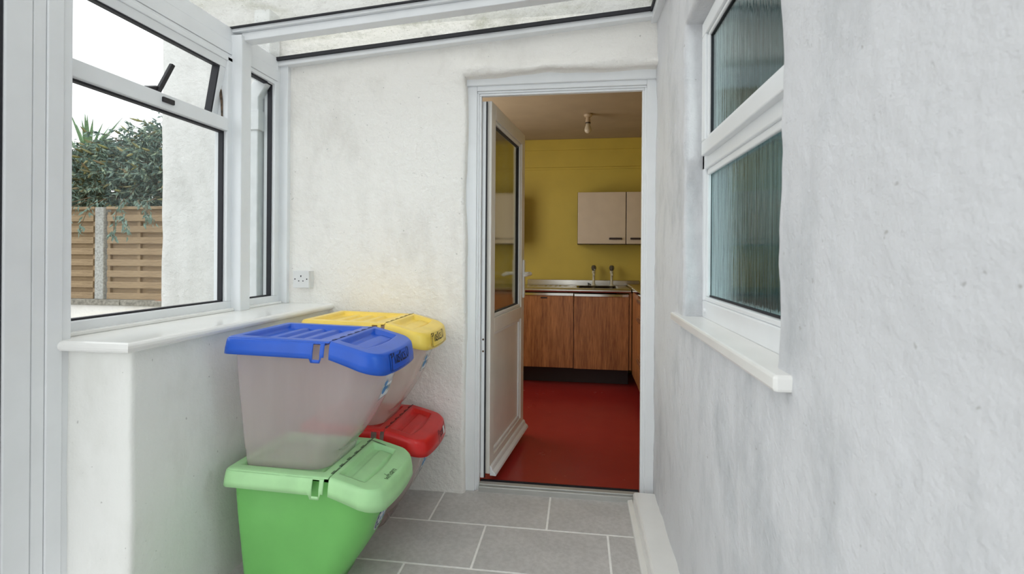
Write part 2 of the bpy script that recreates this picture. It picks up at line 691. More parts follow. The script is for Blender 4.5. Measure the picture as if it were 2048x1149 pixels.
# low wall under the windows
mb = MB()
dz = axis([(0, 0.893, 0.03)])
path = [(-1.56, 1.243), (-1.42, 1.243), (-1.29, 1.243), (-1.278, 1.244), (-1.271, 1.250), (-1.27, 1.262)] + [(-1.27, 1.262 + 0.05 * i) for i in range(1, 23)] + [(-1.27, 2.40)]
mb.grid([[(x + noise.noise(Vector((z * 4, y * 4, 1))) * 0.003, y + noise.noise(Vector((z * 4, x * 6, 4))) * 0.003, z) for x, y in path] for z in dz])
mb.quad((-1.56, 1.243, 0.893), (-1.27, 1.243, 0.893), (-1.27, 2.4, 0.893), (-1.56, 2.4, 0.893))
mb.quad((-1.58, 2.4, 0), (-1.58, 1.243, 0), (-1.58, 1.243, 0.9), (-1.58, 2.4, 0.9))
struct(mb.build('wall_left', M['plaster_s'], smooth=True), 'low white rendered wall under the long window sill')
# end wall of the porch behind the camera
struct(box('wall_front', M['plaster_s'], None, -1.6, 0.4, -1.36, -1.3, 0, 0.5), 'low white wall closing the near end of the porch')
W5 = struct(empty('window_5', (-0.6, -1.33, 0.5)), 'white framed glazing across the near end of the porch')
W5.location = (0, 0, 0)
o = MB()
for x in (-1.58, -0.95, -0.30, 0.33):
    o.box(x, x + 0.06, -1.36, -1.30, 0.5, 2.15)
o.box(-1.58, 0.39, -1.36, -1.30, 0.5, 0.56)
o.box(-1.58, 0.39, -1.36, -1.30, 2.09, 2.15)
o.build('frame', M['alu'], W5)
box('pane', M['glass'], W5, -1.56, 0.37, -1.334, -1.328, 0.52, 2.13)

# ------------------------------------------------------------------ glazed roof


def rz(x):
    return 2.178 + 0.078 * (x + 1.551)


def slab(mb, x0, x1, y0, y1, a, b):
    """box following the roof slope between heights a and b relative to the pane's underside"""
    return mb.hexa([(x0, y0, rz(x0) + a), (x1, y0, rz(x1) + a), (x1, y1, rz(x1) + a), (x0, y1, rz(x0) + a),
                    (x0, y0, rz(x0) + b), (x1, y0, rz(x1) + b), (x1, y1, rz(x1) + b), (x0, y1, rz(x0) + b)])


ce = struct(empty('ceiling', (0, 0, 0)), 'sloping glazed lean-to roof with white bars and dirty panes')
bars = [2.03, 1.13, 0.23, -0.67]
edges = [2.348, 2.03, 1.13, 0.23, -0.67, -1.3]
for a, b in zip(edges[1:], edges[:-1]):
    slab(MB(), -1.60, 0.345, a + 0.006, b - 0.006, 0.004, 0.010).build('pane', M['roofglass'], ce)
for y in bars:
    o = MB()
    slab(o, -1.555, 0.34, y - 0.042, y + 0.045, -0.016, 0.001)
    slab(o, -1.50, 0.34, y - 0.026, y + 0.028, -0.052, -0.016)
    g = o.build('glazing_bar', M['alu'], ce, bevel=0.003)
    q = MB()
    slab(q, -1.553, 0.335, y - 0.053, y - 0.041, -0.002, 0.004)
    slab(q, -1.553, 0.335, y + 0.044, y + 0.055, -0.002, 0.004)
    q.build('gasket', M['gasket'], g)
o = MB()
slab(o, -1.56, 0.345, 2.322, 2.372, -0.038, 0.002)
g = o.build('glazing_bar', M['alu'], ce, bevel=0.003)
q = MB()
slab(q, -1.553, 0.335, 2.309, 2.3215, -0.014, 0.003)
q.build('gasket', M['gasket'], g)
# eaves gasket and the wall plate along the right wall
q = MB()
slab(q, -1.557, -1.546, -1.3, 2.36, -0.002, 0.006)
q.build('gasket', M['gasket'], ce)
o = MB()
slab(o, 0.327, 0.372, -1.3, 2.37, -0.052, 0.02)
o.build('wall_plate', M['alu'], ce, bevel=0.002)
q = MB()
slab(q, 0.318, 0.3265, -1.3, 2.33, -0.016, 0.004)
q.build('gasket', M['gasket'], ce)

# eaves beam with its stepped seams
o = MB()
o.box(-1.60, -1.535, -1.3, 2.37, 2.118, 2.180)
o.box(-1.60, -1.531, -1.3, 2.37, 2.060, 2.1165)
o.box(-1.60, -1.534, -1.3, 2.37, 2.040, 2.0590)
struct(o.build('trim_1', M['alu'], bevel=0.002), 'white eaves beam above the left windows')
# posts
o = MB().box(-1.585, -1.487, 1.985, 2.052, 0.925, 2.150).box(-1.487, -1.484, 1.985, 2.000, 0.925, 2.135)
struct(o.build('trim_2', M['alu'], bevel=0.003), 'white post between the wide and the narrow window')
o = MB().box(-1.585, -1.532, 2.315, 2.368, 0.925, 2.16).box(-1.54, -1.489, 2.338, 2.372, 0.925, 2.165)
struct(o.build('trim_3', M['alu'], bevel=0.003), 'white post against the plastered house wall')
o = MB()
o.box(-1.58, -1.478, 1.224, 1.252, 0, 2.15)
o.box(-1.58, -1.472, 1.1785, 1.223, 0, 2.15)
o.box(-1.58, -1.475, 1.144, 1.1775, 0, 2.15)
struct(o.build('trim_4', M['alu'], bevel=0.003), 'stepped white corner post where the low wall ends')

# ------------------------------------------------------------------ left windows
W1 = struct(empty('window_1', (-1.55, 1.6, 0.93)), 'wide white window with open top light and black handle')


def P(o):
    o.matrix_parent_inverse = Matrix.Translation(-Vector(o.parent.location))
    return o


XF, XB, XG = -1.530, -1.592, -1.562
f = MB()
f.box(XB, XF, 1.262, 1.99, 0.927, 0.968)          # bottom rail
f.box(XB, XF, 1.253, 1.284, 0.968, 2.045)           # near jamb
f.box(XB, XF, 1.957, 1.99, 0.968, 2.045)           # far jamb
f.box(XB, XF + 0.004, 1.284, 1.957, 1.716, 1.771)   # transom
f.box(XB, XF, 1.262, 1.99, 2.026, 2.046)           # head
P(f.build('frame', M['alu'], W1, bevel=0.003))
q = MB()
q.box(XG - 0.006, XF - 0.017, 1.284, 1.957, 0.968, 0.9745)
q.box(XG - 0.006, XF - 0.017, 1.284, 1.957, 1.7085, 1.716)
q.box(XG - 0.006, XF - 0.017, 1.949, 1.957, 0.975, 1.7085)
P(q.build('gasket', M['gasket'], W1))
P(MB().box(XG - 0.004, XG + 0.002, 1.284, 1.955, 0.972, 1.712).build('pane', M['glass'], W1))
# bead on the sill
P(MB().box(-1.55, -1.512, 1.27, 1.985, 0.925, 0.938).build('bead', M['gloss'], W1, bevel=0.003))
# opening top light, hinged at the head and pushed out at the bottom
H0 = (XF - 0.004, 2.026)
sash = empty('sash', (0, 0, 0), parent=W1)
sash.matrix_parent_inverse = Matrix.Translation(-Vector(W1.location))
sash.location = (H0[0], 0, H0[1])
sash.rotation_euler = (0, R(10.5), 0)
s = MB()
s.box(-0.042, 0.0, 1.256, 1.958, -0.034, 0.0)
s.box(-0.042, 0.0, 1.256, 1.958, -0.285, -0.247)
s.box(-0.042, 0.0, 1.256, 1.276, -0.247, -0.034)
s.box(-0.042, 0.0, 1.926, 1.958, -0.247, -0.034)
sf = s.build('sash_frame', M['alu'], W1, bevel=0.003)
g = MB()
g.box(-0.034, -0.003, 1.276, 1.926, -0.041, -0.034)
g.box(-0.034, -0.003, 1.276, 1.926, -0.247, -0.241)
g.box(-0.034, -0.003, 1.918, 1.926, -0.241, -0.041)
gg = g.build('gasket', M['gasket'], sf)
gp = MB().box(-0.028, -0.022, 1.276, 1.925, -0.245, -0.036).build('pane', M['glass'], sf)
hd = MB()
hd.hexa([(0.0, 1.585, -0.262), (0.022, 1.585, -0.262), (0.022, 1.635, -0.250), (0.0, 1.635, -0.250),
         (0.0, 1.585, -0.240), (0.022, 1.588, -0.240), (0.022, 1.635, -0.222), (0.0, 1.635, -0.222)])
hd.hexa([(0.010, 1.618, -0.258), (0.026, 1.618, -0.258), (0.026, 1.636, -0.255), (0.010, 1.636, -0.255),
         (0.024, 1.652, -0.128), (0.038, 1.652, -0.128), (0.038, 1.668, -0.131), (0.024, 1.668, -0.131)])
hh = hd.build('handle', M['black'], sf, bevel=0.003)
bpy.data.objects.remove(sash)
sf.matrix_parent_inverse = Matrix.Translation(-Vector(W1.location))
sf.location = (H0[0], 0, H0[1])
sf.rotation_euler = (0, R(10.5), 0)
P(MB().box(XF, XF + 0.012, 1.612, 1.664, 1.738, 1.757).build('striker_plate', M['black'], W1, bevel=0.003))
P(MB().tube([(XF - 0.028, 1.952, 2.02), (XF - 0.028, 1.953, 1.93), (XF - 0.034, 1.952, 1.90), (XF - 0.026, 1.953, 1.85), (XF - 0.024, 1.954, 1.765)], [0.003, 0.006, 0.007, 0.005, 0.003], 8).build('friction_stay', M['rust'], W1))

W2 = struct(empty('window_2', (-1.55, 2.2, 0.93)), 'narrow fixed white window beside the house wall')
f = MB()
f.box(XB, XF, 2.045, 2.325, 0.927, 0.966)
f.box(XB, XF, 2.045, 2.066, 0.966, 2.055)
f.box(XB, XF, 2.296, 2.325, 0.966, 2.055)
P(f.build('frame', M['alu'], W2, bevel=0.003))
q = MB()
q.box(XG - 0.006, XF - 0.017, 2.066, 2.296, 0.966, 0.972)
q.box(XG - 0.006, XF - 0.017, 2.066, 2.296, 2.030, 2.040)
q.box(XG - 0.006, XF - 0.017, 2.288, 2.296, 0.972, 2.030)
P(q.build('gasket', M['gasket'], W2))
P(MB().box(XG - 0.004, XG + 0.002, 2.066, 2.296, 0.968, 2.04).build('pane', M['glass'], W2))
P(MB().box(-1.55, -1.512, 2.055, 2.335, 0.925, 0.936).build('bead', M['gloss'], W2, bevel=0.003))

# window board with a rounded nose, returned round the end of the wall
nose = [(0.0, 0.925), (0.006, 0.9245), (0.012, 0.922), (0.0165, 0.917), (0.018, 0.910), (0.0165, 0.903), (0.012, 0.898), (0.006, 0.8955), (-0.012, 0.895)]
mb = MB()
rows = []
for d, z in nose:
    rows.append([(-1.50, 1.226 - d, z), (-1.262 + d, 1.226 - d, z), (-1.262 + d, 2.372, z)])
mb.grid(rows)
mb.quad((-1.59, 1.226, 0.925), (-1.262, 1.226, 0.925), (-1.262, 2.372, 0.925), (-1.59, 2.372, 0.925))
n = len(mb.v)
for d, z in nose:
    mb.v.append((-1.50, 1.226 - d, z))
mb.v.append((-1.50, 1.238, 0.91))
mb.f.append(tuple(range(n, len(mb.v))))
mb.mi.append(0)
struct(mb.build('trim_5', M['gloss'], bevel=0), 'glossy white window board with rounded nose')

# glazed door at the very edge of the view, then more glazing behind the camera
D2 = struct(empty('door_2', (-1.5, 0.6, 0)), 'white framed glazed porch door beside the corner post')
o = MB()
o.box(-1.57, -1.473, 1.076, 1.1415, 0, 2.15)
P(o.build('frame', M['alu'], D2, bevel=0.003))
P(MB().box(-1.56, -1.478, 1.040, 1.0745, 0.03, 2.13).build('gasket', M['gasket'], D2))
o = MB()
o.box(-1.56, -1.50, 0.16, 1.038, 0.0, 0.16)
o.box(-1.56, -1.50, 0.16, 1.038, 1.98, 2.04)
o.box(-1.56, -1.50, 0.16, 0.26, 0.16, 1.98)
o.box(-1.56, -1.50, 0.95, 1.038, 0.16, 1.98)
lf = P(o.build('leaf', M['alu'], D2, bevel=0.003))
MB().box(-1.535, -1.528, 0.255, 0.955, 0.155, 1.985).build('pane', M['glass'], lf)
W4 = struct(empty('window_4', (-1.55, -0.5, 0)), 'white window on the porch side behind the camera')
o = MB()
o.box(-1.59, -1.53, -1.3, 0.15, 0.0, 0.20)
o.box(-1.59, -1.53, -1.3, 0.15, 2.0, 2.045)
o.box(-1.59, -1.53, 0.09, 0.15, 0.20, 2.0)
o.box(-1.59, -1.53, -1.3, -1.24, 0.20, 2.0)
P(o.build('frame', M['alu'], W4))
P(MB().box(-1.566, -1.56, -1.25, 0.1, 0.19, 2.01).build('pane', M['glass'], W4))

# ------------------------------------------------------------------ right window
W3 = struct(empty('window_3', (0.44, 1.3, 0.975)), 'white two-light window with streaked obscured glass in the right wall')
f = MB()
f.box(0.420, 0.50, 0.96, 1.766, 0.972, 1.030)
f.box(0.424, 0.50, 0.96, 1.766, 1.030, 1.044)
f.box(0.420, 0.50, 1.738, 1.766, 1.030, 1.99)
f.box(0.420, 0.50, 0.95, 0.985, 1.030, 1.99)
f.box(0.420, 0.50, 0.96, 1.766, 1.476, 1.530)
f.box(0.420, 0.50, 0.96, 1.766, 1.96, 1.995)
P(f.build('frame', M['upvc'], W3, bevel=0.004))
q = MB()
q.box(0.437, 0.446, 1.731, 1.738, 1.044, 1.476)
q.box(0.437, 0.446, 0.985, 1.738, 1.044, 1.050)
q.box(0.437, 0.446, 0.985, 1.738, 1.470, 1.476)
P(q.build('gasket', M['gasket'], W3))
P(MB().box(0.441, 0.447, 0.985, 1.738, 1.045, 1.476).build('pane', M['rain'], W3))
b = MB()
b.box(0.428, 0.44, 0.985, 1.738, 1.456, 1.477)
b.box(0.428, 0.44, 1.726, 1.739, 1.044, 1.477)
P(b.build('glazing_bead', M['upvc'], W3, bevel=0.004))
P(MB().tube([(0.421, 1.716, 0.999), (0.413, 1.716, 0.999)], 0.008, 12).build('drain_cap', M['upvc'], W3))
s = MB()
s.box(0.400, 0.43, 0.96, 1.700, 1.513, 1.560)
s.box(0.400, 0.43, 0.96, 1.700, 1.905, 1.952)
s.box(0.400, 0.43, 1.656, 1.700, 1.560, 1.905)
s.box(0.400, 0.43, 0.96, 1.004, 1.560, 1.905)
s.box(0.408, 0.43, 1.004, 1.656, 1.560, 1.572)
s.box(0.408, 0.43, 1.004, 1.656, 1.893, 1.905)
s.box(0.408, 0.43, 1.644, 1.656, 1.560, 1.905)
sf = P(s.build('sash_frame', M['upvc'], W3, bevel=0.004))
q = MB()
q.box(0.415, 0.43, 1.6385, 1.644, 1.572, 1.893)
q.box(0.415, 0.43, 1.004, 1.644, 1.572, 1.576)
q.box(0.415, 0.43, 1.004, 1.644, 1.889, 1.893)
q.build('gasket', M['gasket'], sf)
MB().box(0.419, 0.425, 1.004, 1.644, 1.572, 1.893).build('pane', M['rain'], sf)
s = MB().box(0.337, 0.425, 0.905, 1.885, 0.944, 0.974)
P(s.build('sill', M['gloss'], W3, bevel=0.006))
# washroom beyond the obscured window
struct(box('wall_washroom_1', M['teal'], None, 2.1, 2.16, -1.0, 2.4, 0, 2.4), 'teal wall seen dimly through the streaked glass')
struct(box('wall_washroom_2', M['teal'], None, 0.50, 2.1, 2.36, 2.41, 0, 2.4), 'teal side wall beyond the streaked glass')
struct(box('wall_washroom_3', M['teal'], None, 0.50, 2.1, -1.0, -0.95, 0, 2.4), 'teal side wall of the room beyond the streaked glass')
struct(box('wall_washroom_4', M['plaster_s'], None, 0.50, 0.53, 1.735, 2.36, 0, 2.4), 'pale inner jamb wall beside the streaked glass')
struct(box('wall_washroom_5', M['plaster_s'], None, 0.50, 0.53, -0.95, 0.96, 0, 2.4), 'pale inner wall near side of the streaked glass')
struct(box('wall_washroom_6', M['plaster_s'], None, 0.50, 0.53, 0.96, 1.735, 0, 0.97), 'pale inner wall below the streaked glass')
struct(box('wall_washroom_7', M['plaster_s'], None, 0.50, 0.53, 0.96, 1.735, 1.995, 2.4), 'pale inner wall above the streaked glass')
struct(box('ceiling_washroom', M['plaster_s'], None, 0.45, 2.16, -1.0, 2.41, 2.4, 2.45), 'pale ceiling of the room beyond the streaked glass')
struct(box('floor_washroom', M['teal'], None, 0.45, 2.16, -1.0, 2.41, -0.06, 0.0), 'floor of the room beyond the streaked glass')

# ------------------------------------------------------------------ boxed pipe and skirting at the foot of the right wall
mb = MB()
prof = [(0.259, 0.0), (0.259, 0.058), (0.2600, 0.064), (0.264, 0.069), (0.270, 0.071), (0.372, 0.071)]
mb.grid([[(x, y, z) for x, z in prof] for y in (-1.3, 2.355)])
mb.quad(*[(x, 2.355, z) for x, z in prof] + [(0.372, 2.355, 0)])
bs = struct(mb.build('baseboard_right', M['gloss'], bevel=0), 'white boxed-in ledge along the foot of the right wall')
MB().hexa([(0.2285, -1.3, 0), (0.2595, -1.3, 0), (0.2595, 2.394, 0), (0.2345, 2.394, 0), (0.2315, -1.3, 0.014), (0.2595, -1.3, 0.02), (0.2595, 2.394, 0.02), (0.2375, 2.394, 0.014)]).build('trim_strip', M['gloss'], bs, bevel=0.002)

# ------------------------------------------------------------------ kitchen doorway
D1 = struct(empty('door_1', (-0.1, 2.43, 0)), 'white half-glazed kitchen door swung open into the kitchen')
XL, XR, ZT = -0.490, 0.296, 1.978
f = MB()
YF = 2.400
f.box(-0.60, XL - 0.020, YF, 2.470, 0.0, 2.10)
f.box(XL - 0.021, XL - 0.010, YF + 0.008, 2.470, 0.0, ZT + 0.011)
f.box(XL - 0.011, XL, YF + 0.014, 2.440, 0.0, ZT)
f.box(XR + 0.020, 0.40, YF, 2.470, 0.0, 2.10)
f.box(XR + 0.010, XR + 0.021, YF + 0.008, 2.470, 0.0, ZT + 0.011)
f.box(XR, XR + 0.011, YF + 0.014, 2.440, 0.0, ZT)
f.box(XL - 0.020, XR + 0.020, YF, 2.470, ZT + 0.021, 2.10)
f.box(XL - 0.020, XR + 0.020, YF + 0.008, 2.470, ZT + 0.011, ZT + 0.021)
f.box(XL - 0.010, XR + 0.010, YF + 0.014, 2.440, ZT, ZT + 0.011)
P(f.build('frame', M['upvc'], D1, bevel=0.003))
P(MB().box(-0.57, 0.37, 2.386, 2.401, 2.022, 2.10).build('cover_strip', M['upvc'], D1, bevel=0.006))
t = MB()
t.box(XL, XR, 2.398, 2.450, -0.01, 0.026)
t.box(XL, XR, 2.412, 2.444, 0.026, 0.034)
P(t.build('threshold', M['threshold'], D1, bevel=0.003))
P(MB().box(XL, XR, 2.450, 2.462, 0.0, 0.036).build('threshold_seal', M['gasket'], D1))
# hinge-side rebate strip with screws
hs = P(MB().box(XL + 0.000, XL + 0.018, 2.442, 2.452, 0.05, 1.96).build('hinge_strip', M['upvc'], D1, bevel=0.002))
P(MB().box(XL + 0.0181, XL + 0.024, 2.446, 2.456, 0.05, 1.96).build('hinge_seal', M['gasket'], D1))
for z in (0.752, 0.692):
    P(MB().tube([(XL + 0.011, 2.443, z), (XL + 0.011, 2.4395, z)], 0.005, 10).build('screw', M['rust'], D1))
# the leaf: local x runs from the hinge to the free edge, local y out of the porch-side face
leaf = empty('leaf', (0, 0, 0), parent=D1)
bpy.data.objects.remove(leaf)
Lm = Matrix.Translation((-0.446, 2.462, 0)) @ Matrix.Rotation(math.atan2(0.74, 0.089), 4, 'Z')
LW, LT = 0.745, 0.060


def lbox(mb, u0, u1, w0, w1, z0, z1):
    """w is depth behind the porch-side face (negative stands proud)"""
    return mb.box(u0, u1, w0, w1, z0, z1)     # local +y points away from the porch-side face normal


Z0, Z1 = 0.062, 1.968
ST = 0.075
s = MB()
lbox(s, 0, ST, 0, LT, Z0, Z1)
lbox(s, LW - ST, LW, 0, LT, Z0, Z1)
lbox(s, ST, LW - ST, 0, LT, Z1 - ST, Z1)
lbox(s, ST, LW - ST, 0, LT, 0.775, 0.850)
lbox(s, ST, LW - ST, 0, LT, Z0, 0.135)
lf = s.build('leaf', M['door'], D1, bevel=0.003)
lf.matrix_parent_inverse = Matrix.Translation(-Vector(D1.location))
lf.matrix_basis = Lm
b = MB()
for (a0, a1, c0, c1) in ((ST, LW - ST, 0.850, Z1 - ST), (ST, LW - ST, 0.135, 0.775)):
    for (u0, u1, z0, z1) in ((a0, a0 + 0.020, c0, c1), (a1 - 0.020, a1, c0, c1), (a0 + 0.02, a1 - 0.02, c0, c0 + 0.020), (a0 + 0.02, a1 - 0.02, c1 - 0.020, c1)):
        lbox(b, u0, u1, 0.008, 0.05, z0, z1)
b.build('glazing_bead', M['upvc'], lf, bevel=0.005)
q = MB()
for (u0, u1, z0, z1) in ((ST + 0.02, ST + 0.025, 0.87, Z1 - ST - 0.02), (LW - ST - 0.025, LW - ST - 0.02, 0.87, Z1 - ST - 0.02), (ST + 0.025, LW - ST - 0.025, 0.87, 0.875), (ST + 0.025, LW - ST - 0.025, Z1 - ST - 0.025, Z1 - ST - 0.02)):
    lbox(q, u0, u1, 0.018, 0.04, z0, z1)
q.build('gasket', M['gasket'], lf)
lbox(MB(), ST + 0.02, LW - ST - 0.02, 0.026, 0.032, 0.87, Z1 - ST - 0.02).build('pane', M['stipple'], lf)
lbox(MB(), ST + 0.02, LW - ST - 0.02, 0.018, 0.042, 0.155, 0.755).build('lower_panel', M['door'], lf)
wbm = MB()
wbm.hexa([(0.004, -0.034, 0.052), (LW + 0.006, -0.034, 0.052), (LW + 0.006, 0.0, 0.052), (0.004, 0.0, 0.052),
          (0.004, -0.030, 0.066), (LW + 0.006, -0.030, 0.066), (LW + 0.006, 0.0, 0.090), (0.004, 0.0, 0.090)])
wbm.hexa([(0.004, -0.016, 0.078), (LW + 0.006, -0.016, 0.078), (LW + 0.006, 0.0, 0.078), (0.004, 0.0, 0.078),
          (0.004, -0.010, 0.096), (LW + 0.006, -0.010, 0.096), (LW + 0.006, 0.0, 0.102), (0.004, 0.0, 0.102)])
wbm.build('weather_bar', M['upvc'], lf, bevel=0.003)
for sgn, w0 in ((-1, 0.0), (1, LT)):
    hnd = MB()
    a, bb = sorted((w0, w0 + sgn * 0.011))
    hnd.box(LW - 0.045, LW - 0.015, a, bb, 0.905, 1.150)
    path = [(LW - 0.03, w0 + sgn * 0.008, 1.062), (LW - 0.03, w0 + sgn * 0.036, 1.062), (LW - 0.034, w0 + sgn * 0.047, 1.062), (LW - 0.048, w0 + sgn * 0.052, 1.061),
            (LW - 0.09, w0 + sgn * 0.050, 1.058), (LW - 0.135, w0 + sgn * 0.046, 1.055), (LW - 0.150, w0 + sgn * 0.038, 1.054)]
    hnd.tube(path, [0.011, 0.011, 0.012, 0.012, 0.010, 0.010, 0.009], 10)
    hnd.build('handle', M['upvc'], lf, bevel=0.002)

# ------------------------------------------------------------------ kitchen shell
KX0, KX1, KY0, KY1, KZ = -1.36, 1.10, 2.47, 5.05, 2.372
struct(box('floor_kitchen', M['redfloor'], None, KX0, KX1, 2.45, KY1, -0.05, 0.002), 'glossy red painted kitchen floor')
struct(box('ceiling_kitchen', M['kceil'], None, KX0, KX1, 2.45, KY1 + 0.05, KZ, KZ + 0.06), 'dull brownish kitchen ceiling')
struct(box('wall_kitchen_1', M['yellow'], None, KX0, KX1, KY1, KY1 + 0.06, 0, KZ), 'mustard yellow wall behind the sink')
struct(box('wall_kitchen_2', M['yellow'], None, KX0 - 0.06, KX0, 2.45, KY1 + 0.06, 0, KZ), 'mustard yellow side wall of the kitchen behind the door')
struct(box('wall_kitchen_3', M['yellow'], None, KX1, KX1 + 0.06, 2.45, KY1 + 0.06, 0, KZ), 'mustard yellow wall behind the drawers')
o = MB()
o.box(KX0, -0.56, 2.47, 2.53, 0, KZ)
o.box(0.36, KX1, 2.47, 2.53, 0, KZ)
o.box(-0.56, 0.36, 2.47, 2.53, 2.06, KZ)
struct(o.build('wall_kitchen_4', M['yellow']), 'yellow kitchen side of the doorway wall')
struct(box('trim_6', M['yellow'], None, KX0, KX1, KY1 - 0.018, KY1, 2.262, KZ, 0.004), 'yellow board under the kitchen ceiling')
struct(box('trim_7', M['yellow'], None, KX0, KX1, KY1 - 0.012, KY1, 2.062, 2.084, 0.004), 'yellow picture rail across the kitchen wall')

# ------------------------------------------------------------------ kitchen units
g1 = 'teak fronted base units'
YB = 4.45
sc = empty('base_cabinet', (-0.02, 4.75, 0))
tag(sc, 'teak double-door sink cabinet under the steel sink top', 'cabinet')


def part(name, mat, root, x0, x1, y0, y1, z0, z1, bevel=0.0):
    o = MB().box(x0 - root.location.x, x1 - root.location.x, y0 - root.location.y, y1 - root.location.y, z0 - root.location.z, z1 - root.location.z).build(name, mat, root, bevel=bevel)
    return o


part('carcass', M['brown'], sc, -0.53, 0.452, YB + 0.022, 5.02, 0.165, 0.735)
part('plinth', M['plinth'], sc, -0.53, 0.452, 4.60, 4.64, 0.003, 0.165)
for i, (a, b) in enumerate(((-0.53, -0.047), (-0.042, 0.441))):
    dz = 0.166 - i * 0.004
    d = part('door', M['teak'], sc, a, b, YB, YB + 0.02, dz, 0.815, 0.002)
    o = part('edge_pull', M['chrome'], sc, a, b, YB - 0.006, YB + 0.02, 0.816 - i * 0.003, 0.842 - i * 0.003, 0.003)
part('nameplate', M['brown'], sc, -0.345, -0.285, YB - 0.003, YB - 0.0002, 0.790, 0.803, 0.001)
part('edge_strip', M['teak'], sc, 0.446, 0.4655, YB + 0.004, YB + 0.03, 0.165, 0.85)

sk = empty('sink_top', (-0.02, 4.75, 0.86))
tag(sk, 'stainless steel sink top with drainer and upstand', 'sink')
mb = MB()
xs_ = axis([(-0.545, 0.457, 0.02)])
ys_ = axis([(YB - 0.02, 5.03, 0.02)])
rows = []
for y in ys_:
    r = []
    for x in xs_:
        z = 0.884
        bx = max(abs(x - 0.17) - 0.17, abs(y - 4.72) - 0.17)
        z -= 0.14 * smooth01((0.015 - bx) / 0.03)
        dx_ = max(abs(x + 0.29) - 0.2, abs(y - 4.72) - 0.18)
        if dx_ < 0:
            z -= 0.006 + 0.003 * math.sin(x * 130)
        if y < YB - 0.01:
            z -= 0.004
        r.append((x + 0.02, y - 4.75, z - 0.86))
    rows.append(r)
mb.grid(rows)
mb.grid([[(x + 0.02, YB - 0.02 - 4.75 - d, z - 0.86) for x in (-0.545, 0.457)] for d, z in ((0, 0.88), (0.004, 0.876), (0.004, 0.852), (-0.01, 0.850))])
mb.build('basin', M['steel'], sk, smooth=True)
part('upstand', M['steel'], sk, -0.525, 0.60, 5.022, 5.036, 0.882, 0.935, 0.004)
part('corner_cap', M['black'], sk, -0.535, -0.498, YB - 0.032, YB - 0.005, 0.850, 0.886, 0.002)
part('drip_edge', M['steel'], sk, -0.545, 0.457, YB - 0.010, YB + 0.01, 0.850, 0.862)
for i, (x, lab) in enumerate(((0.146, 'cream pillar tap with smoky knob, standing over the plug chain'), (0.322, 'cream pillar tap with smoky knob, nearer the corner worktop'))):
    tp = empty('pillar_tap', (x, 4.965, 0.884))
    tag(tp, lab, 'tap', 'taps at the kitchen sink')
    MB().lathe([(0.024, 0), (0.022, 0.006), (0.0125, 0.012), (0.0125, 0.115), (0.017, 0.120), (0.018, 0.142), (0.012, 0.148)], 18).tube([(0, -0.008, 0.124), (0, -0.05, 0.128), (0, -0.085, 0.116), (0, -0.09, 0.10)], [0.011, 0.011, 0.010, 0.010], 12).build('body', M['tapbody'], tp, smooth=True)
    MB().lathe([(0.008, 0.146), (0.017, 0.152), (0.0235, 0.166), (0.0245, 0.182), (0.020, 0.196), (0.011, 0.202)], 8).build('knob', M['crystal'], tp)
    if i == 0:
        MB().tube([(-0.05, 0.01, 0.004), (-0.055, -0.002, 0.02), (-0.04, -0.01, 0.013), (-0.03, -0.015, 0.006)], 0.005, 8).build('chain', M['black'], tp)

rb = empty('base_cabinet', (0.77, 4.15, 0))
tag(rb, 'teak corner cabinet standing at right angles to the sink', 'cabinet')
part('carcass', M['teak'], rb, 0.492, 1.05, 4.02, 4.60, 0.13, 0.86)
part('plinth', M['plinth'], rb, 0.56, 0.60, 4.02, 4.60, 0.003, 0.13)
part('door', M['teak'], rb, 0.471, 0.490, 4.035, 4.445, 0.132, 0.862, 0.002)
rd = empty('drawer_cabinet', (0.77, 3.76, 0))
tag(rd, 'teak drawer cabinet nearest the doorway, with chrome pulls', 'cabinet')
part('carcass', M['teak'], rd, 0.492, 1.05, 3.50, 4.015, 0.13, 0.86)
part('plinth', M['plinth'], rd, 0.56, 0.60, 3.50, 4.015, 0.003, 0.13)
for a, b in ((0.132, 0.375), (0.380, 0.700), (0.705, 0.845)):
    d = part('drawer', M['teak'], rd, 0.469, 0.490, 3.51, 4.005, a, b, 0.002)
    MB().box(0.452 - 0.77, 0.4688 - 0.77, 3.60 - 3.76, 3.98 - 3.76, b - 0.034, b - 0.008).build('pull', M['chrome'], d, bevel=0.004)
wk = empty('worktop', (0.77, 4.1, 0.866))
tag(wk, 'ochre laminate worktop with pale edge, right of the sink', 'worktop')
part('board', M['worktop'], wk, 0.478, 1.06, 3.48, 5.0, 0.864, 0.900, 0.002)
part('edging', M['chrome'], wk, 0.462, 0.4775, 3.48, 4.435, 0.868, 0.899, 0.004)

for i, (a, b, lab) in enumerate(((-0.014, 0.436, 'cream wall cupboard over the drainer, whole door in view'), (0.444, 0.894, 'cream wall cupboard half hidden by the door frame'))):
    cb = empty('wall_cupboard', ((a + b) / 2, 4.9, 1.292))
    tag(cb, lab, 'cupboard', 'cream wall cupboards above the sink')
    part('carcass', M['brown'], cb, a - 0.003, b + 0.003, 4.772, 5.048, 1.292, 1.792)
    d = part('door', M['cream'], cb, a, b, 4.752, 4.771, 1.296, 1.790, 0.003)
    hx = (b - 0.155, b - 0.035) if i == 0 else (a + 0.035, a + 0.155)
    MB().box(hx[0] - (a + b) / 2, hx[1] - (a + b) / 2, 4.733 - 4.9, 4.7515 - 4.9, 1.336 - 1.292, 1.354 - 1.292).build('handle', M['brown'], d, bevel=0.003)
cb = empty('wall_cupboard', (-0.84, 4.9, 1.292))
tag(cb, 'cream wall cupboard glimpsed through the glass of the open door', 'cupboard', 'cream wall cupboards above the sink')
part('carcass', M['brown'], cb, -1.063, -0.607, 4.772, 5.048, 1.292, 1.792)
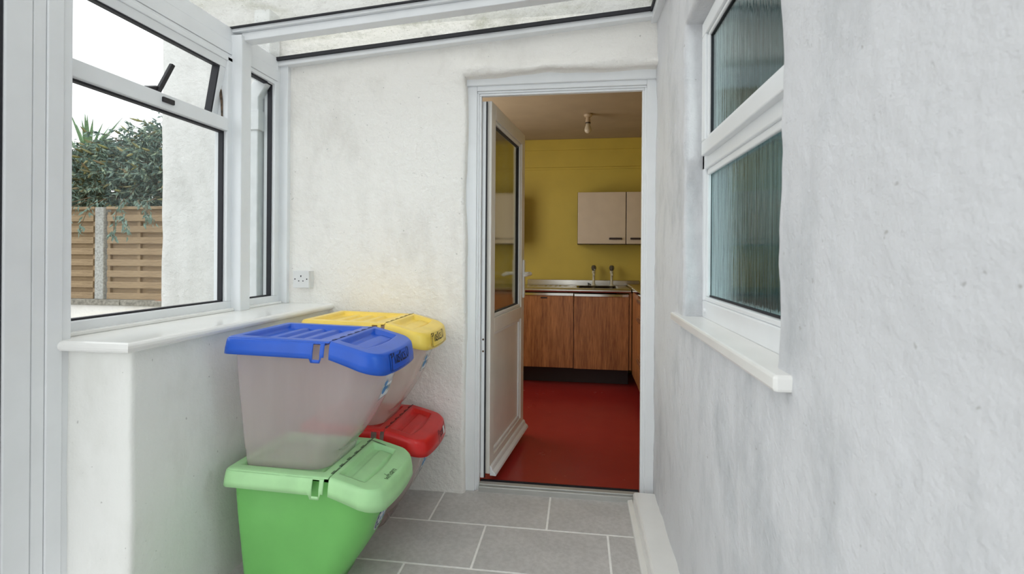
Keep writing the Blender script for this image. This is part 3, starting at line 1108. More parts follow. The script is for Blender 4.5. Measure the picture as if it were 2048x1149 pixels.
d = part('door', M['cream'], cb, -1.06, -0.61, 4.752, 4.771, 1.296, 1.790, 0.003)
MB().box(-0.05, 0.07, 4.733 - 4.9, 4.7515 - 4.9, 0.044, 0.062).build('handle', M['brown'], d, bevel=0.003)
lb = empty('base_cabinet', (-0.95, 4.75, 0))
tag(lb, 'teak cabinet glimpsed through the glass of the open door', 'cabinet')
part('carcass', M['teak'], lb, -1.35, -0.55, 4.48, 5.02, 0.13, 0.86)
part('top', M['steel'], lb, -1.35, -0.55, 4.43, 5.03, 0.862, 0.884)

lamp = empty('lamp_holder', (0.066, 4.16, KZ))
tag(lamp, 'bare opal bulb in an ivory batten holder on the kitchen ceiling', 'ceiling light')
MB().lathe([(0.034, 0.0), (0.036, -0.012), (0.030, -0.024), (0.018, -0.028)], 20).build('base', M['bakelite'], lamp, smooth=True)
MB().lathe([(0.018, -0.026), (0.0165, -0.034), (0.020, -0.052), (0.0215, -0.072), (0.019, -0.078)], 20).build('holder', M['bakelite'], lamp, smooth=True)
MB().lathe([(0.022, -0.0725), (0.0225, -0.079), (0.018, -0.0795)], 20).build('collar', M['brown'], lamp, smooth=True)
MB().lathe([(0.017, -0.079), (0.018, -0.095), (0.025, -0.112), (0.029, -0.130), (0.027, -0.146), (0.018, -0.158), (0.004, -0.163)], 20).build('bulb', M['bulb'], lamp, smooth=True)

# ------------------------------------------------------------------ socket on the house wall
so = empty('wall_socket', (-1.398, 2.362, 1.05))
tag(so, 'white single mains socket on the wall above the sill', 'socket')
MB().box(-0.044, 0.044, -0.034, 0.006, -0.044, 0.044).build('back_box', M['socket'], so, bevel=0.003)
fp = MB().box(-0.0435, 0.0435, -0.044, -0.0345, -0.0435, 0.0435).build('face_plate', M['socket'], so, bevel=0.003)
for x, z, a, b in ((0, 0.0165, 0.0026, 0.0045), (-0.0115, -0.008, 0.0036, 0.0022), (0.0115, -0.008, 0.0036, 0.0022)):
    MB().box(x - a, x + a, -0.0445, -0.0437, z - b, z + b).build('slot', M['gasket'], fp)
for x in (-0.032, 0.032):
    MB().tube([(x, -0.0438, 0.0015), (x, -0.0447, 0.0015)], 0.0034, 12).build('screw', M['black'], fp)
MB().box(-0.022, 0.03, -0.02, 0.004, -0.049, -0.0445).build('conduit', M['gloss'], so, bevel=0.002)

# ------------------------------------------------------------------ recycling bins
BL, BW = 0.562, 0.36
BH = 0.445


def lin_m(name, c, rough=0.34, wear=0.05):
    return plain(name, c, rough, wear=wear, scale=14)


INK = plain('black_ink', rgb(22, 20, 30), 0.6)
WHITE = plain('sticker_white', rgb(228, 232, 234), 0.4)
SBLUE = plain('sticker_blue', rgb(40, 130, 190), 0.4)
SNAVY = plain('sticker_navy', rgb(60, 92, 124), 0.4)
SGREY = plain('sticker_grey', rgb(120, 124, 130), 0.4)

# body side profile: z -> (x back, x front, side inset, corner radius)
BODY = [(0.0, 0.062, 0.334, 0.052, 0.050), (0.004, 0.055, 0.346, 0.045, 0.056), (0.030, 0.052, 0.356, 0.044, 0.058), (0.058, 0.050, 0.364, 0.043, 0.060),
        (0.066, 0.049, 0.384, 0.040, 0.074), (0.10, 0.046, 0.408, 0.039, 0.082), (0.14, 0.043, 0.434, 0.037, 0.084), (0.19, 0.039, 0.463, 0.035, 0.084), (0.24, 0.035, 0.484, 0.032, 0.080),
        (0.29, 0.032, 0.500, 0.029, 0.076), (0.34, 0.030, 0.512, 0.026, 0.072), (0.39, 0.030, 0.521, 0.022, 0.066), (0.425, 0.029, 0.526, 0.020, 0.062)]


def sect(x0, x1, ins, r, bow=0.012):
    """plan outline of the body, counter-clockwise; back corners tighter than the front"""
    pts = []
    y0, y1 = ins, BW - ins
    rb = 0.024
    N = 6

    def arc(cx, cy, rad, a0):
        for i in range(N + 1):
            a = R(a0 + 90 * i / N)
            pts.append((cx + rad * math.cos(a), cy + rad * math.sin(a)))
    arc(x0 + rb, y0 + rb, rb, 180)
    for i in range(1, 6):
        pts.append((x0 + rb + (x1 - r - x0 - rb) * i / 6, y0))
    arc(x1 - r, y0 + r, r, 270)
    for i in range(1, 6):
        pts.append((x1, y0 + r + (y1 - y0 - 2 * r) * i / 6))
    arc(x1 - r, y1 - r, r, 0)
    for i in range(1, 6):
        pts.append((x1 - r - (x1 - r - x0 - rb) * i / 6, y1))
    arc(x0 + rb, y1 - rb, rb, 90)
    out = []
    for x, y in pts:
        k = max(0, (x - (x1 - r)) / r)
        out.append((x + bow * k * (1 - ((y - BW / 2) / (BW / 2)) ** 2), y))
    return out


def body_mesh():
    mb = MB()
    rings = []
    for z, x0, x1, ins, r in BODY:
        kz = 0.34 * smooth01((z - 0.24) / 0.185)
        rings.append([(x, y, z - kz * max(0, x - 0.385)) for x, y in sect(x0, x1, ins, r)])
    n = len(rings[0])
    for rg in rings:
        mb.v += rg
    for i in range(len(rings) - 1):
        for j in range(n):
            k = (j + 1) % n
            mb.f.append((i * n + j, i * n + k, (i + 1) * n + k, (i + 1) * n + j))
            mb.mi.append(0)
    mb.f.append(tuple(range(n))[::-1])
    mb.mi.append(0)
    return mb


def body_front(y, z):
    """x of the body's front face"""
    for a, b in zip(BODY[:-1], BODY[1:]):
        if a[0] <= z <= b[0]:
            t = (z - a[0]) / (b[0] - a[0])
            v = [p + (q - p) * t for p, q in zip(a, b)]
            x1, ins, r = v[2], v[3], v[4]
            d = min(y - ins, BW - ins - y)
            x = x1 if d > r else x1 - r + math.sqrt(max(0, r * r - (r - d) ** 2))
            kk = max(0, (x - (x1 - r)) / r)
            return x + 0.012 * kk * (1 - ((y - BW / 2) / (BW / 2)) ** 2)
    return BODY[-1][2]


HX = 0.388      # hinge line


def lid_mesh():
    mb = MB()
    xa = [0.0, 0.003, 0.008, 0.020, 0.030, 0.038, 0.041, 0.046] + [0.046 + 0.004 * i for i in range(1, 76)] + [0.350, 0.354, 0.360, 0.370, 0.380, HX]
    xa = sorted(set(round(x, 4) for x in xa if x <= HX))
    ya = [0.0, 0.003, 0.008, 0.020, 0.034, 0.038, 0.042, 0.048] + [0.048 + 0.011 * i for i in range(1, 24)] + [0.312, 0.318, 0.322, 0.326, 0.340, 0.352, 0.357, 0.36]
    ya = sorted(set(round(y, 4) for y in ya))

    def top(x):
        return 0.455 - 0.008 * x / HX

    def z_at(x, y):
        z = top(x)
        e = min(x, y, BW - y)
        if e < 0.008:
            z -= 0.004 * (1 - e / 0.008) ** 2
        d = min(x - 0.038, 0.352 - x, y - 0.038, BW - 0.038 - y)
        if d > 0:
            fl = 0.021 * smooth01(d / 0.006)
            rib = 0
            if x > 0.085:
                ph = ((x - 0.098) % 0.066)
                dist = min(y - 0.055, BW - 0.055 - y)
                if ph < 0.044 and dist > -0.02 and x < 0.345:
                    rib = 0.0110 * smooth01(min(ph, 0.044 - ph) / 0.012) * smooth01((dist + 0.012) / 0.02)
            elif x > 0.05:
                rib = 0.0022 * (0.5 + 0.5 * math.sin(x * 900))
            z -= fl - rib
        return z
    rc = 0.022

    def rnd(x, y):
        # round the two back corners in plan
        if x < rc and (y < rc or y > BW - rc):
            cy = rc if y < rc else BW - rc
            dx, dy = (rc - x) / rc, (y - cy) / rc
            m_ = max(abs(dx), abs(dy))
            h_ = math.hypot(dx, dy)
            if h_ > 1e-6:
                k_ = m_ / h_
                return rc - dx * k_ * rc, cy + dy * k_ * rc
        return x, y
    mb.grid([[rnd(x, y) + (z_at(x, y),) for y in ya] for x in xa])
    # skirt down the near side, back and far side, flaring outwards
    hs = [(0.0, 0.0), (0.0035, 0.003), (0.0065, 0.014), (0.0105, 0.034), (0.0125, 0.052)]

    def skirt_side(sgn):
        cols = [(x, 0) for x in axis([(rc, 0.316, 0.02), (0.316, 0.333, 0.006)])]
        cols += [(x, 1) for x in (0.334, 0.340, 0.350, 0.3585)] + [(x, 2) for x in (0.359, 0.366, 0.374)]
        yb = 0.0 if sgn < 0 else BW
        pts = []
        for x, kd in cols:
            col = []
            for q, (fl, dn) in enumerate(hs):
                dz_ = dn
                if q == len(hs) - 1:
                    ext = 0.0
                    if 0.322 < x < 0.366:
                        ext = 0.013
                    elif x >= 0.366:
                        ext = -0.006
                    dz_ = dn + ext
                col.append((x, yb + sgn * fl, top(x) - 0.004 - dz_))
            pts.append(col)
        for i in range(len(pts) - 1):
            for q in range(len(hs) - 1):
                hole = 0.3325 < cols[i][0] < 0.3585 and 0 < q < len(hs) - 1 and cols[i + 1][0] < 0.3588
                if hole:
                    if q == len(hs) - 2:    # the loop under the slot
                        a_, b_ = pts[i][-1], pts[i + 1][-1]
                        mb.quad((a_[0], a_[1], a_[2] + 0.011), (b_[0], b_[1], b_[2] + 0.011), b_, a_)
                    continue
                a_, b_, c_, d_ = pts[i][q], pts[i + 1][q], pts[i + 1][q + 1], pts[i][q + 1]
                mb.quad(*((a_, d_, c_, b_) if sgn < 0 else (a_, b_, c_, d_)))
    skirt_side(-1)
    skirt_side(1)
    # back and its corners
    line = [(rc * (1 - math.sin(a)), rc * (1 - math.cos(a)), -math.sin(a), -math.cos(a)) for a in [R(15 * i) for i in range(7)]]
    line += [(0, y, -1, 0) for y in axis([(rc + 0.03, BW - rc - 0.03, 0.04)])]
    line += [(rc * (1 - math.cos(a)), BW - rc * (1 - math.sin(a)), -math.cos(a), math.sin(a)) for a in [R(15 * i) for i in range(7)]]
    mb.grid([[(x + nx * f_, y + ny * f_, top(x) - 0.004 - dn) for f_, dn in hs] for x, y, nx, ny in line][::-1])
    sx = (HX - 0.016) / HX
    mb.v = [(0.016 + x * sx, y, z) for x, y, z in mb.v]
    return mb


FX0 = HX + 0.004
RF = 0.052
NJ = 33


def flap_front(y):
    d = min(y, BW - y)
    x = BL if d >= RF else BL - RF + math.sqrt(max(0, RF * RF - (RF - d) ** 2))
    return x - 0.016 * ((y - BW / 2) / (BW / 2)) ** 2


def flap_top(x):
    t = max(0, (x - FX0)) / (BL - FX0)
    return 0.448 - 0.039 * t - 0.008 * t * t


SK = [(0.0, 0.0), (0.0035, 0.003), (0.007, 0.014), (0.011, 0.036), (0.0125, 0.058)]


def flap_skirt(y, h):
    """point on the front skirt: h = 0 at the top edge, 1 at the hem"""
    x = flap_front(y)
    t = h * (len(SK) - 1)
    i = min(int(t), len(SK) - 2)
    t -= i
    fl = SK[i][0] + (SK[i + 1][0] - SK[i][0]) * t
    dn = SK[i][1] + (SK[i + 1][1] - SK[i][1]) * t
    return Vector((x + fl, y, flap_top(x) - 0.003 - dn * 1.16))


def flap_z(x, y):
    z = flap_top(x)
    xf = flap_front(y)
    d = min(x - FX0 - 0.012, (0.505 - 0.018 * ((y - BW / 2) / (BW / 2)) ** 2) - x, y - 0.042, BW - 0.042 - y)
    if d > 0:
        z -= 0.019 * smooth01(d / 0.007)
        if 0.055 < y < BW - 0.055:
            if 0.43 < x:
                z += 0.007 * smooth01((x - 0.432) / 0.008) * smooth01((0.488 - x) / 0.008 + 0.2)
    e = min(xf - x, y, BW - y)
    if e < 0.007:
        z -= 0.003 * (1 - max(0, e) / 0.007) ** 2
    return z


def flap_mesh(slit=False):
    mb = MB()
    yj = axis([(0, 0.008, 0.004), (0.008, 0.06, 0.006), (0.06, 0.30, 0.01), (0.30, 0.352, 0.006), (0.352, BW, 0.004)])
    ui = axis([(0, 0.1, 0.02), (0.1, 0.9, 0.025), (0.9, 1.0, 0.02)])
    mb.grid([[(FX0 + (flap_front(y) - FX0) * u, y, flap_z(FX0 + (flap_front(y) - FX0) * u, y)) for y in yj] for u in ui])
    # skirt: near side from the hinge, round the front, back along the far side
    line = []
    for u in ui[:-1]:
        x = FX0 + (flap_front(0) - FX0) * u
        line.append((x, 0.0, 0.0, -1.0))
    for y in yj:
        h = 0.002
        a, b = flap_front(max(0, y - h)), flap_front(min(BW, y + h))
        if y < 0.001:
            nx, ny = 0.0, -1.0
        elif y > BW - 0.001:
            nx, ny = 0.0, 1.0
        else:
            dx = (b - a) / (min(BW, y + h) - max(0, y - h))
            nx, ny = 1.0, -dx
            q = math.hypot(nx, ny)
            nx, ny = nx / q, ny / q
        line.append((flap_front(y), y, nx, ny))
    for u in ui[:-1][::-1]:
        x = FX0 + (flap_front(BW) - FX0) * u
        line.append((x, BW, 0.0, 1.0))
    rows = []
    for x, y, nx, ny in line:
        col = []
        for fl, dn in SK:
            col.append((x + nx * fl, y + ny * fl, flap_z(min(x, flap_front(y)), y) - dn * (0.92 + 0.24 * min(1, max(0, (x - FX0) / (BL - FX0))))))
        rows.append(col)
    mb.grid(rows)
    return mb


GL = {  # strokes in a unit-high box, each with its advance width
    'P': (0.62, [[(0.08, -0.35), (0.16, 0.4), (0.24, 1.0)], [(0.0, 0.75), (0.2, 1.02), (0.5, 1.0), (0.58, 0.75), (0.4, 0.5), (0.05, 0.45)]]),
    'l': (0.22, [[(0.1, 1.0), (0.06, 0.3), (0.12, 0.0)]]),
    'a': (0.5, [[(0.42, 0.5), (0.2, 0.52), (0.06, 0.25), (0.15, 0.0), (0.35, 0.12), (0.42, 0.5), (0.42, 0.08), (0.5, 0.0)]]),
    's': (0.4, [[(0.36, 0.5), (0.14, 0.5), (0.1, 0.33), (0.32, 0.2), (0.28, 0.02), (0.03, 0.02)]]),
    't': (0.36, [[(0.2, 0.95), (0.14, 0.2), (0.22, 0.0), (0.34, 0.05)], [(0.0, 0.62), (0.38, 0.68)]]),
    'i': (0.22, [[(0.1, 0.5), (0.08, 0.0)], [(0.12, 0.76), (0.13, 0.82)]]),
    'c': (0.4, [[(0.36, 0.44), (0.2, 0.52), (0.05, 0.26), (0.16, 0.0), (0.36, 0.06)]]),
    '.': (0.17, [[(0.06, 0.0), (0.10, 0.04)]]),
    'O': (0.62, [[(0.3, 1.0), (0.06, 0.7), (0.1, 0.15), (0.3, 0.0), (0.5, 0.2), (0.55, 0.75), (0.3, 1.0)]]),
    'p': (0.48, [[(0.08, 0.5), (0.06, -0.4)], [(0.08, 0.42), (0.28, 0.54), (0.44, 0.3), (0.3, 0.03), (0.08, 0.08)]]),
    'e': (0.42, [[(0.06, 0.27), (0.36, 0.32), (0.28, 0.52), (0.08, 0.4), (0.08, 0.1), (0.22, 0.0), (0.4, 0.08)]]),
    'r': (0.36, [[(0.06, 0.5), (0.08, 0.0)], [(0.08, 0.35), (0.2, 0.5), (0.34, 0.46)]]),
    'w': (0.66, [[(0.02, 0.5), (0.16, 0.0), (0.3, 0.4), (0.44, 0.0), (0.6, 0.52)]]),
    'h': (0.5, [[(0.08, 1.0), (0.06, 0.0)], [(0.07, 0.35), (0.24, 0.52), (0.38, 0.4), (0.4, 0.0)]]),
    'm': (0.78, [[(0.06, 0.5), (0.06, 0.0)], [(0.06, 0.36), (0.22, 0.52), (0.32, 0.4), (0.33, 0.0)], [(0.33, 0.36), (0.5, 0.52), (0.62, 0.4), (0.64, 0.0)]]),
}


def write(mb, text, fn, width, height, pen):
    """lay pen strokes on a surface; fn(s, t) -> point, s along the line, t up"""
    tot = sum(GL[c][0] for c in text)
    s0 = 0
    for ch in text:
        adv, strokes = GL[ch]
        for st in strokes:
            pts = [((s0 + x) / tot * width, y * height) for x, y in st]
            for (ax_, ay_), (bx_, by_) in zip(pts[:-1], pts[1:]):
                dx, dy = bx_ - ax_, by_ - ay_
                L = math.hypot(dx, dy) or 1e-6
                px, py = -dy / L * pen / 2, dx / L * pen / 2
                ex, ey = dx / L * pen * 0.3, dy / L * pen * 0.3
                mb.quad(fn(ax_ + px - ex, ay_ + py - ey), fn(ax_ - px - ex, ay_ - py - ey), fn(bx_ - px + ex, by_ - py + ey), fn(bx_ + px + ex, by_ + py + ey))
        s0 += adv


def front_fn(y0, h_base, off):
    span = 0.058 * 1.16

    def fn(s, t):
        p = flap_skirt(y0 + s, max(0.05, min(1.0, h_base - t / span)))
        return p + Vector((off, 0, off * 0.3))
    return fn


def body_fn(off):
    def fn(y, z):
        return Vector((body_front(y, z) + off, y, z - off * 0.5))
    return fn


def patch(mb, fn, a0, a1, b0, b1, n=4, m_=4):
    mb.grid([[fn(a0 + (a1 - a0) * i / n, b0 + (b1 - b0) * j / m_) for i in range(n + 1)] for j in range(m_ + 1)])


def sticker_square():
    mb = MB()
    fn0, fn1 = body_fn(0.0012), body_fn(0.0018)
    patch(mb, fn0, 0.165, 0.265, 0.215, 0.345, 5, 6)
    mb.cur = 1
    for (cy, cz, rr) in ((0.192, 0.273, 0.016), (0.190, 0.245, 0.018), (0.212, 0.249, 0.009)):
        mb.quad(*[fn1(cy + rr * math.cos(R(30 * i)), cz + rr * 0.85 * math.sin(R(30 * i))) for i in range(12)])
    mb.cur = 2
    for i in range(5):
        z = 0.334 - i * 0.007
        patch(mb, fn1, 0.180 if i else 0.172, 0.246 - 0.008 * (i % 2), z, z + 0.0026, 4, 1)
    for i in range(3):
        patch(mb, fn1, 0.225, 0.250, 0.283 - i * 0.006, 0.285 - i * 0.006, 2, 1)
    for i in range(7):
        y = 0.222 + i * 0.0045
        patch(mb, fn1, y, y + 0.002, 0.232, 0.256, 1, 1)
    mb.cur = 3
    for a0, a1, b0, b1 in ((0.165, 0.265, 0.215, 0.217), (0.165, 0.265, 0.343, 0.345), (0.165, 0.167, 0.217, 0.343), (0.263, 0.265, 0.217, 0.343)):
        patch(mb, fn1, a0, a1, b0, b1, 5 if a1 - a0 > 0.01 else 1, 5 if b1 - b0 > 0.01 else 1)
    return mb, [WHITE, SBLUE, SGREY, SNAVY]


def sticker_round():
    mb = MB()
    fn0, fn1, fn2 = body_fn(0.0012), body_fn(0.0017), body_fn(0.0022)
    cy, cz = 0.180, 0.245
    for rr, fn, c in ((0.052, fn0, 0), (0.047, fn1, 3), (0.030, fn2, 0)):
        mb.cur = c
        for i in range(24):
            a, b = R(15 * i), R(15 * (i + 1))
            mb.quad(fn(cy, cz), fn(cy + rr * math.cos(a), cz + rr * math.sin(a)), fn(cy + rr * math.cos(b), cz + rr * math.sin(b)))
    fn3 = body_fn(0.0027)
    mb.cur = 0
    for i in range(14):     # ring of small lettering marks
        a = R(25.7 * i)
        y, z = cy + 0.0385 * math.cos(a), cz + 0.0385 * math.sin(a)
        patch(mb, fn3, y - 0.004, y + 0.004, z - 0.004, z + 0.003, 1, 1)
    mb.cur = 1
    for i in range(3):      # three chasing arrows
        a = R(120 * i + 90)
        c0, c1 = cy + 0.014 * math.cos(a), cz + 0.014 * math.sin(a)
        mb.quad(fn3(c0 - 0.009, c1 - 0.006), fn3(c0 + 0.009, c1 - 0.006), fn3(c0 + 0.004, c1 + 0.008), fn3(c0 - 0.004, c1 + 0.008))
    return mb, [WHITE, SBLUE, SGREY, SNAVY]


BODY_ME, LID_ME, FLAP_ME = body_mesh(), lid_mesh(), flap_mesh()
LABELM = {}


def make_bin(loc, rz_, label, lidcol, bodymat, kind):
    root = empty('recycling_bin', loc, rz_)
    tag(root, label, 'recycling bin', 'stacking recycling bins by the low wall')
    lm = lin_m('plastic_' + kind, lidcol)
    bd = BODY_ME.build('body', bodymat, root, smooth=True)
    ld = LID_ME.build('lid', lm, root, smooth=True, solid=0.0018, weld=True)
    fp = FLAP_ME.build('flap', lm, root, smooth=True, solid=0.0018, weld=True)
    dark = plain('hinge_' + kind, tuple(c * 0.25 for c in lidcol[:3]) + (1,), 0.5)
    hg = MB()
    for i in range(6):
        y = 0.03 + i * 0.056
        hg.box(HX - 0.0065, HX + 0.001, y, y + 0.022, 0.4466, 0.4492)
        hg.box(HX - 0.002, HX + 0.0035, y + 0.02, y + 0.05, 0.4462, 0.4484)
    hg.build('hinge', dark, root)
    if kind in ('blue', 'yellow'):
        tint = plain('label_' + kind, lidcol, 0.3)
        mb = MB()
        patch(mb, front_fn(0.076, 0.93, 0.0020), 0, 0.170, 0, 0.046, 14, 5)
        mb.cur = 1
        f2 = front_fn(0.076, 0.93, 0.0026)
        for a0, a1, b0, b1 in ((0, 0.17, 0, 0.0006), (0, 0.17, 0.0454, 0.046), (0, 0.0006, 0, 0.046), (0.1694, 0.17, 0, 0.046)):
            patch(mb, f2, a0, a1, b0, b1, 14 if a1 - a0 > 0.01 else 1, 5 if b1 - b0 > 0.01 else 1)
        f3 = front_fn(0.082, 0.72, 0.0032)
        write(mb, 'Plastics..O', f3, 0.158, 0.036, 0.0034)
        mb.build('label', [tint, INK], fp)
    if kind == 'red':
        mb = MB()
        write(mb, 'Paper', front_fn(0.175, 0.74, 0.0024), 0.085, 0.028, 0.0024)
        write(mb, 'O', front_fn(0.285, 0.70, 0.0024), 0.018, 0.028, 0.0024)
        mb.cur = 1
        patch(mb, front_fn(0.252, 0.80, 0.0034), 0, 0.026, 0, 0.024, 3, 3)
        mb.build('label', [INK, WHITE], fp)
    if kind == 'green':
        mb = MB()

        def tf(s, t):
            y, x = 0.104 + s, 0.5485 + 0.02 * s - t
            return Vector((x, y, flap_z(x, y) + 0.0012))
        write(mb, 'wham', tf, 0.085, 0.022, 0.0028)

        def tl(s, t):
            x = 0.392 + s
            y = 0.330 - t - 0.30 * s * 0.35
            return Vector((x, y, flap_z(x, y) + 0.0010))
        mb.build('moulded_lettering', dark, fp)
        mb = MB()
        mb.grid([[tl(0.062 * i / 8, -w_ * (0.0045 * (1 - abs(i / 8 - 0.45)))) for i in range(9)] for w_ in (-1, 1)])
        mb.build('slit', dark, fp)
        sb, mats = sticker_round()
    else:
        sb, mats = sticker_square()
    sb.build('sticker', mats, bd)
    return root


PP = milky('frosted_plastic', rgb(255, 241, 239), 0.66)
PPR = milky('frosted_plastic_warm', rgb(255, 238, 231), 0.66)
GREENB = plain('leaf_green_plastic', rgb(120, 196, 104), 0.36, wear=0.03)
make_bin((-1.195, 1.505, 0.0), 0.0, 'pale green lidded solid green bin on the floor, bottom of the front stack', rgb(176, 226, 164), GREENB, 'green')
make_bin((-1.195, 1.505, BH), 0.0, 'blue lidded frosted clear bin stacked on the green bin', rgb(28, 88, 198), PP, 'blue')
make_bin((-1.188, 1.945, 0.0), R(0.0), 'red lidded frosted clear bin on the floor by the house wall', rgb(214, 34, 32), PPR, 'red')
make_bin((-1.188, 1.945, BH), R(0.0), 'yellow lidded frosted clear bin stacked on the red bin', rgb(250, 214, 96), PPR, 'yellow')

# ------------------------------------------------------------------ outside: house wall pipe, garden wall, fence, planting
struct(box('ground', M['paving'], None, -14, -1.6, -6, 14, -0.25, -0.12), 'grey paving outside the porch')
dp = empty('drainpipe', (-1.64, 2.30, 0))
tag(dp, 'square white drainpipe with an offset bend on the house wall outside', 'drainpipe')


def sqtube(path, h):
    mb = MB()
    n = len(path)
    for (x, y, z) in path:
        mb.v += [(x - h, y - h, z), (x + h, y - h, z), (x + h, y + h, z), (x - h, y + h, z)]
    for i in range(n - 1):
        for k in range(4):
            j = (k + 1) % 4
            mb.f.append((i * 4 + k, i * 4 + j, i * 4 + 4 + j, i * 4 + 4 + k))
            mb.mi.append(0)
    return mb


sqtube([(0, 0, -0.12), (0, 0, 1.84)], 0.038).build('pipe', M['pipe'], dp, bevel=0.005)
sqtube([(0, 0, 1.80), (0, 0, 1.965), (0.060, -0.0, 2.05), (0.060, -0.0, 2.40)], 0.043).build('bend', M['pipe'], dp, bevel=0.005)
br = MB()
br.box(-0.049, 0.049, -0.049, 0.049, 1.80, 1.90)
br.box(0.049, 0.080, 0.02, 0.035, 1.845, 1.885)
br.box(-0.03, 0.03, 0.04, 0.058, 1.82, 1.88)
br.build('bracket', M['pipe'], dp, bevel=0.003)

gw = struct(MB().box(-11.0, -4.2, 5.44, 5.70, -0.15, 0.515).build('wall_garden', M['plaster']), 'low white garden wall under the fence')
for i in range(8):
    a = -11.0 + i * 0.76
    MB().box(a, a + 0.752, 5.40, 5.74, 0.516, 0.585).build('coping_stone', M['coping'], gw, bevel=0.006)
MB().box(-5.205, -5.10, 5.405, 5.50, 0.522, 0.587).build('brick', M['brick'], gw, bevel=0.004)

fe = empty('fence', (-6.0, 5.5, 0.585))
tag(fe, 'larch horizontal slat fence panels with a concrete post on the garden wall', 'fence')
FZ = 0.585
FH = 1.145
post = MB().box(-0.062, 0.062, -0.05, 0.06, 0, 1.17).build('post', M['concrete'], fe, bevel=0.008)
post.location = (-6.04 + 6.0, 0, 0)
p2 = inst(post, parent=fe)
p2.location = (-6.04 - 1.95 + 6.0, 0, 0)
slat_meshes = {}


def slat(L, front):
    key = (round(L, 2))
    if key not in slat_meshes:
        slat_meshes[key] = MB().box(-L / 2, L / 2, -0.008, 0.008, -0.040, 0.040).mesh('slat', M['larch'])
    o = bpy.data.objects.new('slat', slat_meshes[key])
    COL.objects.link(o)
    o.parent = fe
    return o


for (xa_, xb_) in ((-5.955, -4.20), (-7.90, -6.125)):
    cx, L = (xa_ + xb_) / 2, xb_ - xa_
    for i in range(16):
        z = 0.045 + i * 0.0705
        o = slat(L - 0.03, i % 2)
        o.location = (cx + 6.0, -0.026 if i % 2 == 0 else 0.030, z)
    nb = 4
    for q in range(nb + 1):
        xx = xa_ + 0.02 + (L - 0.04) * q / nb
        o = MB().box(-0.02, 0.02, -0.016, 0.018, 0.01, 1.11).build('batten', M['larch'], fe)
        o.location = (xx + 6.0, 0.004, 0)
    for z in (1.160,):
        o = MB().box(-L / 2, L / 2, -0.036, 0.04, -0.018, 0.018).build('top_rail', M['larch'], fe, bevel=0.004)
        o.location = (cx + 6.0, 0, z)


def leaf_mat(name, cols):
    t = NT(name)
    g = t.n('ShaderNodeNewGeometry')
    v = t.n('ShaderNodeTexCoord')
    f = t.noise(v.outputs['Object'], 11.0, 2, 0.5)
    m1 = t.mix(0.55, f, g.outputs['Random Per Island'])
    c = t.ramp(m1, cols)
    t.l(c, t.p.inputs['Base Color'])
    t.p.inputs['Roughness'].default_value = 0.5
    tl = t.n('ShaderNodeBsdfTranslucent')
    t.l(c, tl.inputs['Color'])
    mx = t.n('ShaderNodeMixShader')
    mx.inputs[0].default_value = 0.25
    t.l(t.p.outputs[0], mx.inputs[1])
    t.l(tl.outputs[0], mx.inputs[2])
    t.l(mx.outputs[0], t.out.inputs['Surface'])
    return t.m


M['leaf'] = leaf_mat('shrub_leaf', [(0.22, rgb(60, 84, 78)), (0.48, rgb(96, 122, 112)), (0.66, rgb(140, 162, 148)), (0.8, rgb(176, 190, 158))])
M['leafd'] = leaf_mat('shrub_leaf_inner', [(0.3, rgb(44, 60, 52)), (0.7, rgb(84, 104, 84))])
M['leafw'] = leaf_mat('willow_leaf', [(0.3, rgb(92, 100, 74)), (0.7, rgb(140, 144, 108))])
M['seed'] = leaf_mat('seed_head', [(0.3, rgb(116, 112, 78)), (0.6, rgb(150, 148, 88)), (0.8, rgb(132, 112, 92))])
M['twig'] = plain('twig_bark', rgb(92, 78, 60), 0.9, wear=0.2, scale=40)
M['spike'] = plain('palm_leaf', rgb(104, 134, 96), 0.5, wear=0.2, scale=30)


def add_leaf(mb, p, d, L, W, side):
    d = d.normalized()
    a = d.cross(side)
    if a.length < 0.05:
        a = d.cross(Vector((0.3, 0.9, 0.1)))
    a.normalize()
    nn = a.cross(d)
    tip = p + d * L - nn * L * 0.12
    m1 = p + d * L * 0.40
    n0 = len(mb.v)
    mb.v += [tuple(p), tuple(m1 + a * W / 2 + nn * W * 0.2), tuple(tip), tuple(m1 - a * W / 2 + nn * W * 0.2), tuple(m1)]
    mb.f += [(n0, n0 + 4, n0 + 1), (n0 + 1, n0 + 4, n0 + 2), (n0, n0 + 3, n0 + 4), (n0 + 4, n0 + 3, n0 + 2)]
    mb.mi += [mb.cur] * 4


def rv():
    while True:
        v = Vector((random.uniform(-1, 1), random.uniform(-1, 1), random.uniform(-1, 1)))
        if 0.05 < v.length < 1:
            return v.normalized()


def twig(mb, tw, p, d, L, nl, LL, LW):
    pts = [p.copy()]
    q, dd = p.copy(), d.copy()
    for i in range(5):
        dd = (dd + Vector((0, 0, -0.12)) + rv() * 0.15).normalized()
        q = q + dd * L / 5
        pts.append(q.copy())
    tw.tube(pts, [0.006, 0.005, 0.004, 0.003, 0.003, 0.002], 4)
    for i in range(nl):
        t = random.random() * 4.99
        k_ = int(t)
        pp = pts[k_].lerp(pts[k_ + 1], t - k_)
        ld = (dd * 0.6 + rv() * 0.9 + Vector((0, 0, -0.45))).normalized()
        add_leaf(mb, pp, ld, LL * random.uniform(0.6, 1.25), LW * random.uniform(0.7, 1.2), rv())
    return pts[-1], dd


# big grey-green shrub above the fence
sh = empty('garden_shrub', (-6.9, 6.5, -0.12))
tag(sh, 'big dense grey-green shrub with seed heads hanging over the fence', 'shrub')
org = Vector(sh.location)
lv, li, tw, sd = MB(), MB(), MB(), MB()


def crown_top(x):
    return 2.74 + 0.30 * smooth01((x + 7.3) / 1.2) + 0.10 * math.sin(x * 7.3) + 0.06 * math.sin(x * 17)


